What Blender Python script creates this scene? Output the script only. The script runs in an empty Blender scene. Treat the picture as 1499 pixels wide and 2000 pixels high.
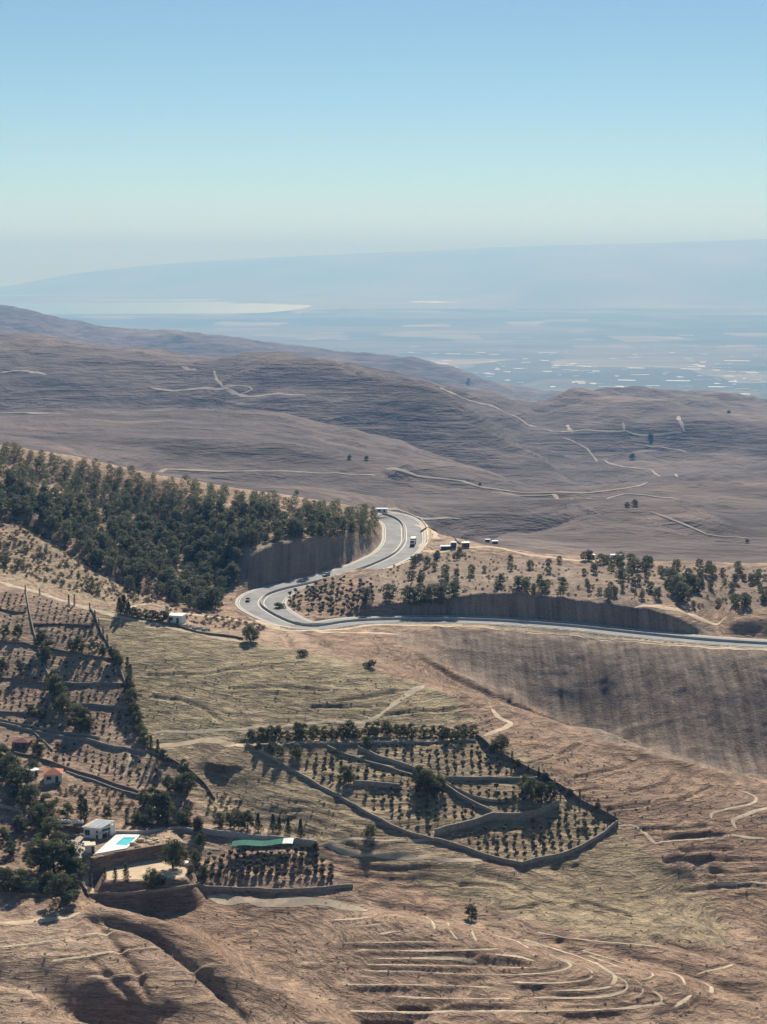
import bpy, bmesh, math, random
import numpy as np
from mathutils import Vector

# ------------------------------------------------------------------ camera, sky, sun, exposure
SC = bpy.context.scene
COL = SC.collection
R = math.radians
F_PX, CX, CY = 3246.0, 749.5, 1000.0           # photo pixels (1499 x 2000)
PITCH = math.atan(495.0 / F_PX)                # horizon at photo row 505
SUN_ELEV, SUN_AZ = R(36), R(7)                 # sun ahead of the viewer, a little to the right

cam_data = bpy.data.cameras.new('camera')
cam = bpy.data.objects.new('camera', cam_data)
COL.objects.link(cam)
SC.camera = cam
cam.location = (0, 0, 0)
cam.rotation_euler = (math.pi / 2 - PITCH, 0, 0)
cam_data.sensor_fit = 'VERTICAL'
cam_data.sensor_height = 24.0
cam_data.lens = 24.0 * F_PX / 2000.0
cam_data.clip_start = 1.0
cam_data.clip_end = 200000.0

world = bpy.data.worlds.new('World')
SC.world = world
world.use_nodes = True
wn = world.node_tree
wn.nodes.clear()
w_out = wn.nodes.new('ShaderNodeOutputWorld')
w_bg = wn.nodes.new('ShaderNodeBackground')
w_sky = wn.nodes.new('ShaderNodeTexSky')
w_sky.sky_type = 'NISHITA'
w_sky.sun_disc = False
w_sky.sun_elevation = SUN_ELEV
w_sky.sun_rotation = SUN_AZ
w_sky.altitude = 0
w_sky.air_density = 0.7
w_sky.dust_density = 0.0
w_sky.ozone_density = 6.0
w_bg.inputs['Strength'].default_value = 0.065
w_tint = wn.nodes.new('ShaderNodeMix')                  # the photo's cool white balance, the same all over the sky
w_tint.data_type, w_tint.blend_type = 'RGBA', 'MULTIPLY'
w_tint.inputs[0].default_value = 1.0
w_tint.inputs[7].default_value = (1.16, 1.07, 0.86, 1)
wn.links.new(w_sky.outputs['Color'], w_tint.inputs[6])
wn.links.new(w_tint.outputs[2], w_bg.inputs['Color'])
wn.links.new(w_bg.outputs['Background'], w_out.inputs['Surface'])

sun_data = bpy.data.lights.new('sun', 'SUN')
sun_data.energy = 5.0
sun_data.angle = R(0.6)
sun_data.color = (1.0, 0.93, 0.82)
sun = bpy.data.objects.new('sun', sun_data)
COL.objects.link(sun)
sdir = Vector((math.sin(SUN_AZ) * math.cos(SUN_ELEV), math.cos(SUN_AZ) * math.cos(SUN_ELEV), math.sin(SUN_ELEV)))
sun.rotation_euler = (-sdir).to_track_quat('-Z', 'Y').to_euler()
sun.location = (200, 2000, 1500)

vs = SC.view_settings
vs.view_transform = 'Standard'
vs.look = 'None'
vs.gamma = 1.0
vs.use_curve_mapping = False
vs.exposure = 0.56
SC.render.engine = 'CYCLES'
SC.cycles.use_denoising = True
SC.cycles.max_bounces = 4
SC.cycles.diffuse_bounces = 2
SC.cycles.glossy_bounces = 2
SC.cycles.transmission_bounces = 2
SC.cycles.transparent_max_bounces = 8
SC.cycles.volume_bounces = 0
SC.cycles.caustics_reflective = False
SC.cycles.caustics_refractive = False

# ------------------------------------------------------------------ pixel <-> place
CP, SP = math.cos(PITCH), math.sin(PITCH)


def q_of(py):                                   # height per metre of forward distance along a pixel row
    v = np.asarray(py, float) - CY
    return (-F_PX * SP - v * CP) / (F_PX * CP - v * SP)


P0 = math.atan(510.0 / F_PX)                   # the survey below was first read with the horizon at row 490
TILT = math.tan(P0) - math.tan(PITCH)


def q_survey(py):
    v = np.asarray(py, float) - CY
    return (-F_PX * math.sin(P0) - v * math.cos(P0)) / (F_PX * math.cos(P0) - v * math.sin(P0))


def s_of(px, py):                               # sideways per metre of forward distance
    v = np.asarray(py, float) - CY
    return (np.asarray(px, float) - CX) / (F_PX * CP - v * SP)


def s_hidden(px, Y, z):
    t = z / Y
    v = F_PX * (-SP - t * CP) / (CP - t * SP)
    return (px - CX) / (F_PX * CP - v * SP)


def to_pixel(X, Y, Z):
    dep = Y * CP - Z * SP
    up = Y * SP + Z * CP
    return CX + F_PX * X / dep, CY - F_PX * up / dep


# ------------------------------------------------------------------ noise
def _hash(ix, iy, seed):
    h = (ix.astype(np.int64) * 374761393 + iy.astype(np.int64) * 668265263 + seed * 1442695041) & 0x7fffffff
    h = ((h ^ (h >> 13)) * 1274126177) & 0x7fffffff
    return ((h ^ (h >> 16)) & 0xffff) / 65535.0


def vnoise(x, y, seed=0):
    ix, iy = np.floor(x), np.floor(y)
    fx, fy = x - ix, y - iy
    fx = fx * fx * fx * (fx * (fx * 6 - 15) + 10)
    fy = fy * fy * fy * (fy * (fy * 6 - 15) + 10)
    a, b = _hash(ix, iy, seed), _hash(ix + 1, iy, seed)
    c, d = _hash(ix, iy + 1, seed), _hash(ix + 1, iy + 1, seed)
    return (a + (b - a) * fx) * (1 - fy) + (c + (d - c) * fx) * fy - 0.5


def fbm(x, y, scale, octaves=4, seed=0, gain=0.5, ridged=False):
    t, amp, tot = 0.0, 1.0, 0.0
    f = 1.0 / scale
    for o in range(octaves):
        n = vnoise(x * f + 17.3 * o, y * f - 9.1 * o, seed + o) * 2
        if ridged:
            n = 1 - 2 * np.abs(n)
        t = t + amp * n
        tot += amp
        amp *= gain
        f *= 2.03
    return t / tot


def smooth(a, b, x):
    t = np.clip((x - a) / (b - a), 0, 1)
    return t * t * (3 - 2 * t)


# ------------------------------------------------------------------ the land as a height field
# each line: points (column, row, forward distance) or (column, row, -height below the eye) that are seen,
# or (column, None, distance, height) that lie hidden behind a crest; ordered from near to far
LINES = [
    [(-400, None, 3, -2.0), (1900, None, 3, -2.0)],
    [(-400, None, 200, -112), (1900, None, 200, -112)],
    [(-400, None, 318, -169), (400, None, 322, -174), (1900, None, 318, -168)],
    [(-400, 2000, -174), (200, 2000, -176), (700, 2000, -172), (1000, 2000, -168), (1499, 2000, -170), (1900, 2000, -172)],
    [(-400, 1870, -170), (200, 1870, -169.5), (500, 1870, -170), (700, 1870, -167), (1000, 1870, -165), (1499, 1890, -168), (1900, 1890, -168)],
    [(-400, 1760, -166), (150, 1755, -166), (450, 1737, -165), (690, 1735, -165), (900, 1765, -165.8), (1200, 1790, -167), (1499, 1800, -169), (1900, 1800, -169)],
    [(-400, 1640, -164), (0, 1640, -164), (170, 1650, -163.5), (300, 1650, -163.5), (450, 1645, -162), (620, 1640, -160), (725, 1640, -158.5), (1000, 1690, -163), (1190, 1610, -157), (1499, 1660, -163), (1900, 1660, -163)],
    [(-400, 1440, -154), (0, 1440, -154), (270, 1455, -152), (500, 1450, -148), (850, 1440, -146), (940, 1430, -146), (1200, 1525, -152), (1499, 1580, -158), (1900, 1600, -160)],
    [(-400, 1060, -126), (-100, 1115, -127), (0, 1137, -128), (200, 1190, -130), (360, 1218, -131.5), (480, 1247, -133), (600, 1280, -134.5), (717, 1303, -136), (850, 1343, -140), (1000, 1385, -145), (1200, 1450, -150), (1499, 1530, -157), (1900, 1600, -163)],
    [(-400, None, 665, -134), (0, None, 662, -134), (200, None, 630, -139), (480, None, 612, -148), (600, None, 600, -150), (700, None, 600, -151.5), (800, None, 600, -157), (900, None, 600, -168), (1100, None, 585, -190), (1400, None, 553, -194), (1900, None, 560, -203)],
    [(-400, None, 690, -136), (0, None, 690, -135), (200, None, 668, -143), (480, None, 652, -154), (600, None, 650, -153.0), (700, None, 650, -154.5), (780, None, 648, -157), (900, None, 640, -168.5), (1100, None, 628, -185.5), (1400, None, 593, -190), (1900, None, 600, -200)],
    [(-400, None, 725, -133), (0, None, 730, -134), (200, None, 722, -143), (330, None, 715, -152), (480, None, 708, -155.5), (600, None, 672, -154.5), (760, None, 685, -156), (900, None, 692, -157.5), (1100, None, 690, -159.5), (1400, None, 670, -160.5), (1900, None, 650, -162)],
    [(-400, None, 760, -128), (0, None, 752, -130), (200, None, 745, -140), (330, None, 740, -149), (480, None, 733, -154), (600, None, 700, -154.5), (760, None, 699, -156), (900, None, 707, -157.5), (1100, None, 704, -159.5), (1400, None, 684, -160.5), (1900, None, 665, -162)],
    [(-400, None, 800, -122), (0, None, 790, -128), (200, None, 780, -139), (330, None, 770, -147), (480, None, 752, -150), (600, None, 728, -152), (760, 1185, 706), (900, 1170, 713.5), (1000, 1165, 713), (1100, 1174, 710), (1250, 1190, 700), (1340, 1215, 692), (1400, 1238, 688), (1440, 1210, 692), (1900, 1200, 680)],
    [(-400, 905, 850), (0, 930, 850), (200, 1000, 840), (330, 1050, 825), (480, 1080, 770), (600, 1065, 783), (700, 1060, 808), (745, 1052, 850), (790, 1050, 868), (860, 1076, 815), (950, 1069, 820), (1060, 1086, 800), (1250, 1096, 790), (1499, 1102, 780), (1900, 1110, 770)],
    [(-400, 850, 925), (0, 873, 910), (200, 908, 900), (330, 937, 890), (480, 962, 890), (600, 982, 890), (735, 1002, 905), (790, 1012, 915), (860, 1052, 855), (950, 1066, 836), (1060, 1084, 815), (1250, 1094, 805), (1499, 1100, 795), (1900, 1108, 785)],
    [(-400, None, 1080, -160), (0, None, 1080, -165), (330, None, 1060, -175), (735, None, 1060, -187), (860, None, 1010, -192), (1060, None, 980, -195), (1900, None, 960, -195)],
    [(-400, None, 1300, -168), (0, None, 1300, -170), (330, None, 1280, -182), (735, None, 1250, -196), (860, 1050, 1200), (1060, 1075, 1150), (1499, 1090, 1130), (1900, 1095, 1130)],
    [(-400, None, 1700, -192), (0, None, 1700, -196), (330, 930, 1600), (735, 965, 1600), (1060, 990, 1550), (1200, 1000, 1500), (1499, 1020, 1500), (1900, 1020, 1500)],
    [(-400, 810, 2300), (0, 806, 2300), (300, 800, 2300), (500, 800, 2300), (650, 830, 2250), (800, 868, 2200), (900, 905, 2100), (1060, 958, 1850), (1250, 930, 2100), (1499, 945, 2050), (1900, 945, 2050)],
    [(-400, None, 2560, -278), (0, None, 2560, -278), (500, None, 2500, -276), (800, None, 2380, -298), (1060, 925, 2200), (1250, 890, 2600), (1499, 900, 2600), (1900, 900, 2600)],
    [(-400, 650, 3500), (0, 672, 3350), (100, 680, 3300), (300, 710, 3150), (450, 722, 3000), (600, 723, 2900), (750, 745, 2800), (880, 778, 2700), (960, 805, 2750), (1050, 820, 3100), (1200, 770, 3900), (1350, 778, 4200), (1499, 790, 4300), (1900, 795, 4300)],
    [(-400, None, 5600, -420), (0, None, 5600, -430), (450, None, 5500, -480), (880, None, 5200, -530), (1200, None, 5600, -580), (1900, None, 5600, -600)],
    [(-400, 570, 8200), (-100, 590, 8100), (0, 600, 8000), (60, 611, 8000), (100, 624, 8000), (200, 645, 8000), (300, 655, 8000), (450, 677, 8000), (600, 693, 7800), (700, 708, 7600), (850, 737, 7500), (1000, 765, 7500), (1100, 778, 8000), (1499, None, 8500, -775), (1900, None, 8500, -775)],
    [(-400, None, 11500, -850), (700, None, 11000, -850), (1000, None, 11000, -880), (1499, None, 11000, -915), (1900, None, 11000, -915)],
    [(-400, None, 13500, -1000), (1900, None, 13500, -1000)],
    [(-400, None, 30000, -1003), (700, None, 30500, -1003), (1900, None, 30000, -1003)],
    [(-400, None, 31000, -1016), (250, None, 31500, -1014), (780, None, 31500, -1001), (1900, None, 31500, -1003)],
    [(-400, None, 45000, -1016), (500, None, 44500, -1016), (720, None, 43000, -1003), (980, None, 36000, -1000), (1200, None, 35500, -995), (1900, None, 35500, -995)],
    [(-400, None, 46000, -1050), (500, None, 46000, -1000), (700, None, 45500, -950), (900, None, 45000, -900), (1000, 568, 41000), (1060, 545, 41000), (1200, 537, 41000), (1499, 522, 41000), (1900, 510, 41000)],
    [(-400, 590, 55000), (0, 560, 55000), (150, 534, 55000), (300, 518, 55000), (500, 505, 55000), (750, 494, 55000), (1000, 484, 55000), (1250, 476, 55000), (1499, 468, 55000), (1900, 460, 55000)],
    [(-400, None, 60000, -1003), (1900, None, 60000, -900)],
]


def pchip_slopes(x, y):                          # along axis 0
    h = np.diff(x, axis=0)
    d = np.diff(y, axis=0) / h
    m = np.zeros_like(y)
    if len(y) > 2:
        w1 = 2 * h[1:] + h[:-1]
        w2 = h[1:] + 2 * h[:-1]
        ok = d[1:] * d[:-1] > 0
        with np.errstate(divide='ignore', invalid='ignore'):
            hm = (w1 + w2) / (w1 / d[:-1] + w2 / d[1:])
        m[1:-1] = np.where(ok, hm, 0)
    m[0], m[-1] = d[0], d[-1]
    return m


def pchip1(x, y, xi):
    x, y = np.asarray(x, float), np.asarray(y, float)
    m = pchip_slopes(x, y)
    xi = np.clip(xi, x[0], x[-1])
    k = np.clip(np.searchsorted(x, xi, side='right') - 1, 0, len(x) - 2)
    h = x[k + 1] - x[k]
    t = (xi - x[k]) / h
    return ((1 + 2 * t) * (1 - t) ** 2 * y[k] + t * (1 - t) ** 2 * h * m[k] + t * t * (3 - 2 * t) * y[k + 1] + t * t * (t - 1) * h * m[k + 1])


S = np.concatenate([np.linspace(-0.50, -0.262, 24, endpoint=False), np.linspace(-0.262, 0.262, 621), np.linspace(0.262, 0.50, 25)[1:]])
NEAR0, NEAR1, MID1 = 318.0, 990.0, 10500.0
YR = np.concatenate([np.linspace(3, NEAR0, 24, endpoint=False), np.geomspace(NEAR0, NEAR1, 760, endpoint=False),
                     np.geomspace(NEAR1, MID1, 330, endpoint=False), np.geomspace(MID1, 60000, 120)])
I_NEAR, I_MID = 24 + 760, 24 + 760 + 330
NR, NC = len(YR), len(S)

KY, KZ = [], []
for ln in LINES:
    ps, pY, pz = [], [], []
    for p in ln:
        if p[1] is None:
            Yv, zv = float(p[2]), float(p[3])
            if 250 < Yv < 10000:
                zv += TILT * Yv
            sv = s_hidden(p[0], Yv, zv) if Yv > 100 else (p[0] - CX) / F_PX
        else:
            qv = float(q_of(p[1]))
            if p[2] < 0:
                Yv = float(p[2]) / float(q_survey(p[1])); zv = qv * Yv
            else:
                Yv = float(p[2]); zv = qv * Yv
            sv = float(s_of(p[0], p[1]))
        ps.append(sv); pY.append(Yv); pz.append(zv)
    o = np.argsort(ps)
    ps, pY, pz = np.array(ps)[o], np.array(pY)[o], np.array(pz)[o]
    KY.append(pchip1(ps, pY, S)); KZ.append(pchip1(ps, pz, S))
KY, KZ = np.array(KY), np.array(KZ)
for k in range(1, len(KY)):
    KY[k] = np.maximum(KY[k], KY[k - 1] + 1.5)
KM = pchip_slopes(KY, KZ)
Z = np.zeros((NR, NC))
cols = np.arange(NC)
for i, yv in enumerate(YR):
    k = np.clip((KY <= yv).sum(0) - 1, 0, len(KY) - 2)
    y0, y1 = KY[k, cols], KY[k + 1, cols]
    h = y1 - y0
    t = np.clip((yv - y0) / h, 0, 1)
    Z[i] = ((1 + 2 * t) * (1 - t) ** 2 * KZ[k, cols] + t * (1 - t) ** 2 * h * KM[k, cols]
            + t * t * (3 - 2 * t) * KZ[k + 1, cols] + t * t * (t - 1) * h * KM[k + 1, cols])
GY = np.repeat(YR[:, None], NC, 1)
GX = GY * S[None, :]


def height(x, y):                                # bilinear on the grid, so everything stands on the mesh itself
    x, y = np.asarray(x, float), np.asarray(y, float)
    i = np.clip(np.searchsorted(YR, y, side='right') - 1, 0, NR - 2)
    sv = x / np.maximum(y, 1)
    j = np.clip(np.searchsorted(S, sv, side='right') - 1, 0, NC - 2)
    a = np.clip((y - YR[i]) / (YR[i + 1] - YR[i]), 0, 1)
    b = np.clip((sv - S[j]) / (S[j + 1] - S[j]), 0, 1)
    return (Z[i, j] * (1 - a) * (1 - b) + Z[i + 1, j] * a * (1 - b) + Z[i, j + 1] * (1 - a) * b + Z[i + 1, j + 1] * a * b)


def hit(px, py, ymin=322.0, ymax=58000.0):       # where the line of sight through a photo pixel meets the land
    s, q = float(s_of(px, py)), float(q_of(py))
    ys = YR[(YR >= ymin) & (YR <= ymax)]
    dz = height(ys * s, ys) - ys * q
    w = np.where(dz >= 0)[0]
    if len(w) == 0:
        k = int(np.argmax(dz))
        return Vector((ys[k] * s, ys[k], float(height(ys[k] * s, ys[k]))))
    k = w[0]
    if k == 0:
        y = ys[0]
    else:
        y = ys[k - 1] + (ys[k] - ys[k - 1]) * (-dz[k - 1]) / (dz[k] - dz[k - 1])
    return Vector((y * s, y, float(height(y * s, y))))


def at(px, py, z):                               # the point at a known height on the line of sight
    y = z / float(q_of(py))
    return Vector((y * float(s_of(px, py)), y, z))


def at_survey(px, py, z):
    y = z / float(q_survey(py))
    return Vector((y * float(s_of(px, py)), y, y * float(q_of(py))))


def resample(pts, step):
    P = np.array([tuple(p) for p in pts], float)
    d = np.concatenate([[0], np.cumsum(np.linalg.norm(np.diff(P[:, :2], axis=0), axis=1))])
    n = max(2, int(d[-1] / step) + 1)
    t = np.linspace(0, d[-1], n)
    return np.stack([pchip1(d, P[:, c], t) for c in range(P.shape[1])], 1)


def near_path(P, margin):
    """grid cells within margin of a path: (index arrays, distance, signed side, height and share along the path)"""
    P = np.asarray(P, float)
    m = (GX > P[:, 0].min() - margin) & (GX < P[:, 0].max() + margin) & (GY > P[:, 1].min() - margin) & (GY < P[:, 1].max() + margin)
    I = np.where(m)
    x, y = GX[I], GY[I]
    best = np.full(len(x), 1e9); side = np.zeros(len(x)); pz = np.zeros(len(x)); pt = np.zeros(len(x))
    n = len(P) - 1
    for a in range(n):
        ax, ay, bx, by = P[a, 0], P[a, 1], P[a + 1, 0], P[a + 1, 1]
        sel = np.where((x > min(ax, bx) - margin) & (x < max(ax, bx) + margin) & (y > min(ay, by) - margin) & (y < max(ay, by) + margin))[0]
        if len(sel) == 0:
            continue
        dx, dy = bx - ax, by - ay
        L2 = dx * dx + dy * dy + 1e-9
        t = np.clip(((x[sel] - ax) * dx + (y[sel] - ay) * dy) / L2, 0, 1)
        d = np.hypot(x[sel] - ax - t * dx, y[sel] - ay - t * dy)
        u = d < best[sel]
        w = sel[u]
        best[w] = d[u]
        side[w] = np.sign(dx * (y[w] - ay) - dy * (x[w] - ax))
        pz[w] = P[a, 2] + (P[a + 1, 2] - P[a, 2]) * t[u]
        pt[w] = (a + t[u]) / n
    ok = best < margin
    return (I[0][ok], I[1][ok]), best[ok], side[ok], pz[ok], pt[ok]


def carve(pix, depth, width, ends=0.12):         # a gully (depth > 0) or a ridge (depth < 0) along a path seen in the photo
    P = resample([hit(*p) for p in pix], 3.0)
    I, d, sd, pz, t = near_path(P, width * 1.6)
    f = np.exp(-(d / (width * 0.6)) ** 2) * smooth(0, ends, t) * smooth(0, ends, 1 - t)
    Z[I] -= depth * f


def scarp(pix, depth, w1, w2, ymin=322.0, side=1, step=3.0):
    """the ground behind a crest seen in the photo falls away, then slowly comes back"""
    P = resample([hit(p[0], p[1], ymin) for p in pix], step)
    I, d, sd, pz, t = near_path(P, w2)
    f = smooth(0, w1, d) * (1 - smooth(w1, w2, d)) * (sd * side > 0) * smooth(0, 0.12, t) * smooth(0, 0.12, 1 - t)
    Z[I] -= depth * f


def bench(P, half, cut=1.2, fill=0.7, reach=40.0, drop=0.06):
    """level ground along a road or terrace, with cut and fill slopes where the hillside is higher or lower"""
    I, d, sd, pz, t = near_path(P, half + reach)
    e = np.maximum(d - half, 0)
    base = pz - drop
    Z[I] = np.clip(Z[I], base - fill * e, base + cut * e)

# ------------------------------------------------------------------ relief
def relief():
    global Z
    near = 1 - smooth(880, 1100, GY)
    amp = smooth(250, 360, GY)
    n = near > 0
    x, y = GX[n], GY[n]
    dz = 1.5 * fbm(x, y, 46, 4, 3) + 0.7 * fbm(x, y, 15, 4, 11, ridged=True)
    z1 = Z[n] + dz * near[n] * amp[n]
    # sheep-track terracing: the slope alternates between flatter and steeper along the contours
    msk = smooth(-0.25, 0.25, fbm(x, y, 55, 2, 81)) * (1 - smooth(470, 560, y)) * amp[n]
    per = 1.35
    z1 = z1 + 0.72 * msk * per / 6.283 * np.sin(6.283 * (z1 + 1.1 * fbm(x, y, 22, 3, 83) + 0.25 * fbm(x, y, 5, 2, 87)) / per)
    Z[n] = z1
    m = (GY > 900) & (GY < 16000)
    x, y = GX[m], GY[m]
    lx, ly = x / y * 9.0, np.log(y) * 9.0 * 1.25      # features grow with distance like the hills themselves do
    w = smooth(950, 1250, y) * (1 - smooth(10500, 13500, y))
    big = fbm(x + 300 * vnoise(x / 700, y / 700, 5), y, 620, 5, 21, ridged=True)
    fine = fbm(x, y, 170, 4, 31, ridged=True)
    Z[m] += w * (0.0058 * np.minimum(y, 4200) * big + np.minimum(y, 3500) * 0.0034 * fine)
    m = GY > 36000
    w = smooth(36000, 43000, GY[m]) * (1 - smooth(52500, 56000, GY[m]))
    Z[m] += w * 90 * fbm(GX[m], GY[m], 5200, 5, 41, ridged=True)


# knolls and dips among the middle hills, from the photo's crest lines
def knoll(px, py, h, rx, ry, ymin=1000):
    c = hit(px, py, ymin)
    m = (np.abs(GX - c.x) < 3 * rx) & (np.abs(GY - c.y) < 3 * ry)
    Z[m] += h * np.exp(-((GX[m] - c.x) / rx) ** 2 - ((GY[m] - c.y) / ry) ** 2)


for a in ((1190, 1022, 22, 75, 90), (1010, 1010, -12, 60, 80), (1420, 985, 16, 120, 90), (1330, 900, 22, 150, 150),
          (760, 935, 14, 130, 130), (420, 880, 14, 150, 160), (1100, 880, -14, 90, 160), (1250, 815, 34, 200, 260),
          (1450, 860, 20, 160, 200), (150, 745, 30, 260, 320), (560, 760, 24, 230, 300), (800, 800, 20, 150, 240),
          (330, 770, -22, 150, 260), (690, 790, -18, 110, 220), (1130, 760, 60, 300, 400)):
    knoll(*a)
for a in ((430, 690, 70, 420, 500), (700, 722, 60, 380, 450), (230, 672, -60, 300, 500), (560, 700, -50, 250, 400), (1020, 755, 60, 330, 420), (870, 740, 50, 250, 380)):
    knoll(*a, ymin=6000)
relief()
scarp([(-300, 812), (0, 806), (300, 800), (500, 800), (650, 830), (800, 868), (900, 905), (1040, 955)], 42, 90, 420, 1200, 1, 20)
scarp([(600, 722), (760, 745), (880, 778), (960, 830), (1030, 880), (1062, 950)], 50, 120, 600, 1500, 1, 20)
scarp([(960, 1062), (1040, 1040), (1130, 1012), (1210, 1008), (1300, 1030), (1400, 1062)], 14, 30, 150, 1000, 1, 10)
scarp([(720, 935), (850, 950), (960, 962), (1090, 975)], 16, 40, 160, 1000, 1, 10)
scarp([(1090, 800), (1180, 775), (1290, 780), (1380, 800), (1499, 812)], 40, 90, 400, 1500, 1, 20)
scarp([(1180, 905), (1280, 880), (1400, 890), (1499, 905)], 18, 50, 220, 1000, 1, 14)
scarp([(100, 1755), (180, 1775), (270, 1800), (350, 1830), (440, 1895), (540, 1952), (640, 2005), (740, 2070)], 5.5, 14, 52)
carve([(140, 1772), (260, 1800), (340, 1822), (440, 1895), (540, 1952), (640, 2010)], -1.8, 6)
carve([(60, 1962), (200, 1975), (380, 1995), (560, 2060)], 2.0, 8)
scarp([(-300, 1905), (-100, 1925), (0, 1938), (80, 1962), (180, 2005), (260, 2060)], 2.4, 5, 16)
carve([(690, 1750), (800, 1778), (920, 1795), (1060, 1835), (1250, 1875), (1499, 1935), (1600, 1960)], 1.6, 10)
carve([(1290, 1690), (1390, 1735), (1450, 1800), (1510, 1870), (1600, 1930)], 3.0, 16)
carve([(600, 1650), (700, 1685), (850, 1735), (960, 1772)], 1.2, 10)
carve([(395, 1480), (455, 1550), (560, 1610), (640, 1650)], 1.8, 9)
carve([(690, 1790), (850, 1840), (1000, 1880), (1180, 1920), (1400, 1960)], -2.2, 16)
carve([(760, 1245), (860, 1305), (1000, 1370), (1200, 1450), (1499, 1535)], -2.2, 9)
carve([(60, 1015), (130, 1065), (210, 1115), (300, 1165)], 5, 11)
carve([(-60, 1000), (40, 1005), (150, 1090), (250, 1150)], -2, 12)

carve([(455, 1105), (500, 1080), (560, 1068), (650, 1060), (738, 1054)], -1.6, 17, 0.06)

# ------------------------------------------------------------------ highway line and benches cut for it
ROAD_A = [at_survey(*p) for p in ((728, 1000, -144.5), (750, 1004, -145.8), (775, 1013, -147.2), (789, 1030, -148.6), (790, 1053, -150.0), (775, 1078, -150.9),
                           (735, 1100, -151.6), (680, 1120, -152.4), (610, 1139, -153.2), (550, 1152, -153.9), (517, 1164, -154.4), (508, 1178, -154.8),
                           (525, 1194, -155.1), (555, 1210, -155.3), (588, 1222, -155.4), (618, 1225, -155.5), (655, 1217, -155.7), (720, 1211.5, -156.1),
                           (820, 1209.5, -156.9), (950, 1212, -158.0), (1100, 1222, -159.2), (1250, 1238, -160.0), (1400, 1252, -160.5), (1499, 1258, -160.8), (1640, 1266, -161.2))]
ROAD = resample(ROAD_A, 3.0)
for _ in range(6):
    ROAD[1:-1] = (ROAD[:-2] + 2 * ROAD[1:-1] + ROAD[2:]) / 4
ROAD_LEN = np.concatenate([[0], np.cumsum(np.linalg.norm(np.diff(ROAD[:, :2], axis=0), axis=1))])


def road_half(i):                                # half width: wide on the climbing leg, narrower on the level leg
    p = i / (len(ROAD) - 1)
    return 10.6 + (7.2 - 10.6) * float(smooth(0.42, 0.56, p))


RH = np.array([road_half(i) for i in range(len(ROAD))])
k2 = int(len(ROAD) * 0.5)
bench(ROAD[:k2 + 3], 12.5, cut=1.35, fill=0.75, reach=38)
bench(ROAD[k2:], 9.0, cut=1.35, fill=0.72, reach=26)


def flutes():
    """erosion ribs down the embankment under the level leg"""
    m = (GY > 590) & (GY < 700) & (GX > 10)
    px, py = to_pixel(GX[m], GY[m], Z[m])
    ins = in_poly_(px, py, [(870, 1232), (1100, 1240), (1560, 1272), (1560, 1545), (1200, 1455), (1000, 1375), (900, 1315)])
    w = ins * smooth(0, 25, py - (1222 + np.maximum(px - 900, 0) * 0.065))
    Z[m] += w * (0.9 * fbm(GX[m] + 2.5 * vnoise(GX[m] / 9, GY[m] / 30, 9), GY[m] * 0.12, 9, 4, 91, ridged=True))


def in_poly_(x, y, poly):
    ins = np.zeros(x.shape, bool)
    for a in range(len(poly)):
        (ax, ay), (bx, by) = poly[a], poly[(a + 1) % len(poly)]
        ins ^= ((ay > y) != (by > y)) & (x < (bx - ax) * (y - ay) / (by - ay + 1e-12) + ax)
    return ins


flutes()


def flatten(poly, z, cut=3.0, fill=3.0, reach=14.0):
    """a level platform over a polygon of (x, y), its edges let into the slope"""
    P = np.array([(p[0], p[1]) for p in poly])
    m = (GX > P[:, 0].min() - reach) & (GX < P[:, 0].max() + reach) & (GY > P[:, 1].min() - reach) & (GY < P[:, 1].max() + reach)
    I = np.where(m)
    x, y = GX[I], GY[I]
    ins = np.zeros(len(x), bool)
    d = np.full(len(x), 1e9)
    for a in range(len(P)):
        (ax, ay), (bx, by) = P[a], P[(a + 1) % len(P)]
        c = ((ay > y) != (by > y)) & (x < (bx - ax) * (y - ay) / (by - ay + 1e-12) + ax)
        ins ^= c
        t = np.clip(((x - ax) * (bx - ax) + (y - ay) * (by - ay)) / ((bx - ax) ** 2 + (by - ay) ** 2), 0, 1)
        d = np.minimum(d, np.hypot(x - ax - t * (bx - ax), y - ay - t * (by - ay)))
    d[ins] = 0
    Z[I] = np.where(d < reach, np.clip(Z[I], z - fill * d, z + cut * d), Z[I])


VZ = -159.2                                       # villa platform, lower garden
GZ = -162.6
flatten([at(*p, GZ) for p in ((200, 1692), (345, 1668), (372, 1700), (365, 1718), (205, 1722))], GZ, 2.5, 1.0, 6)
flatten([at(*p, VZ) for p in ((145, 1640), (165, 1618), (345, 1622), (352, 1644), (262, 1658), (182, 1676), (158, 1668))], VZ, 1.6, 2.2, 8)

# ------------------------------------------------------------------ materials
def mat(name):
    m = bpy.data.materials.new(name)
    m.use_nodes = True
    nt = m.node_tree
    nt.nodes.clear()
    out = nt.nodes.new('ShaderNodeOutputMaterial')
    bs = nt.nodes.new('ShaderNodeBsdfPrincipled')
    nt.links.new(bs.outputs['BSDF'], out.inputs['Surface'])
    return m, nt, bs


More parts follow.
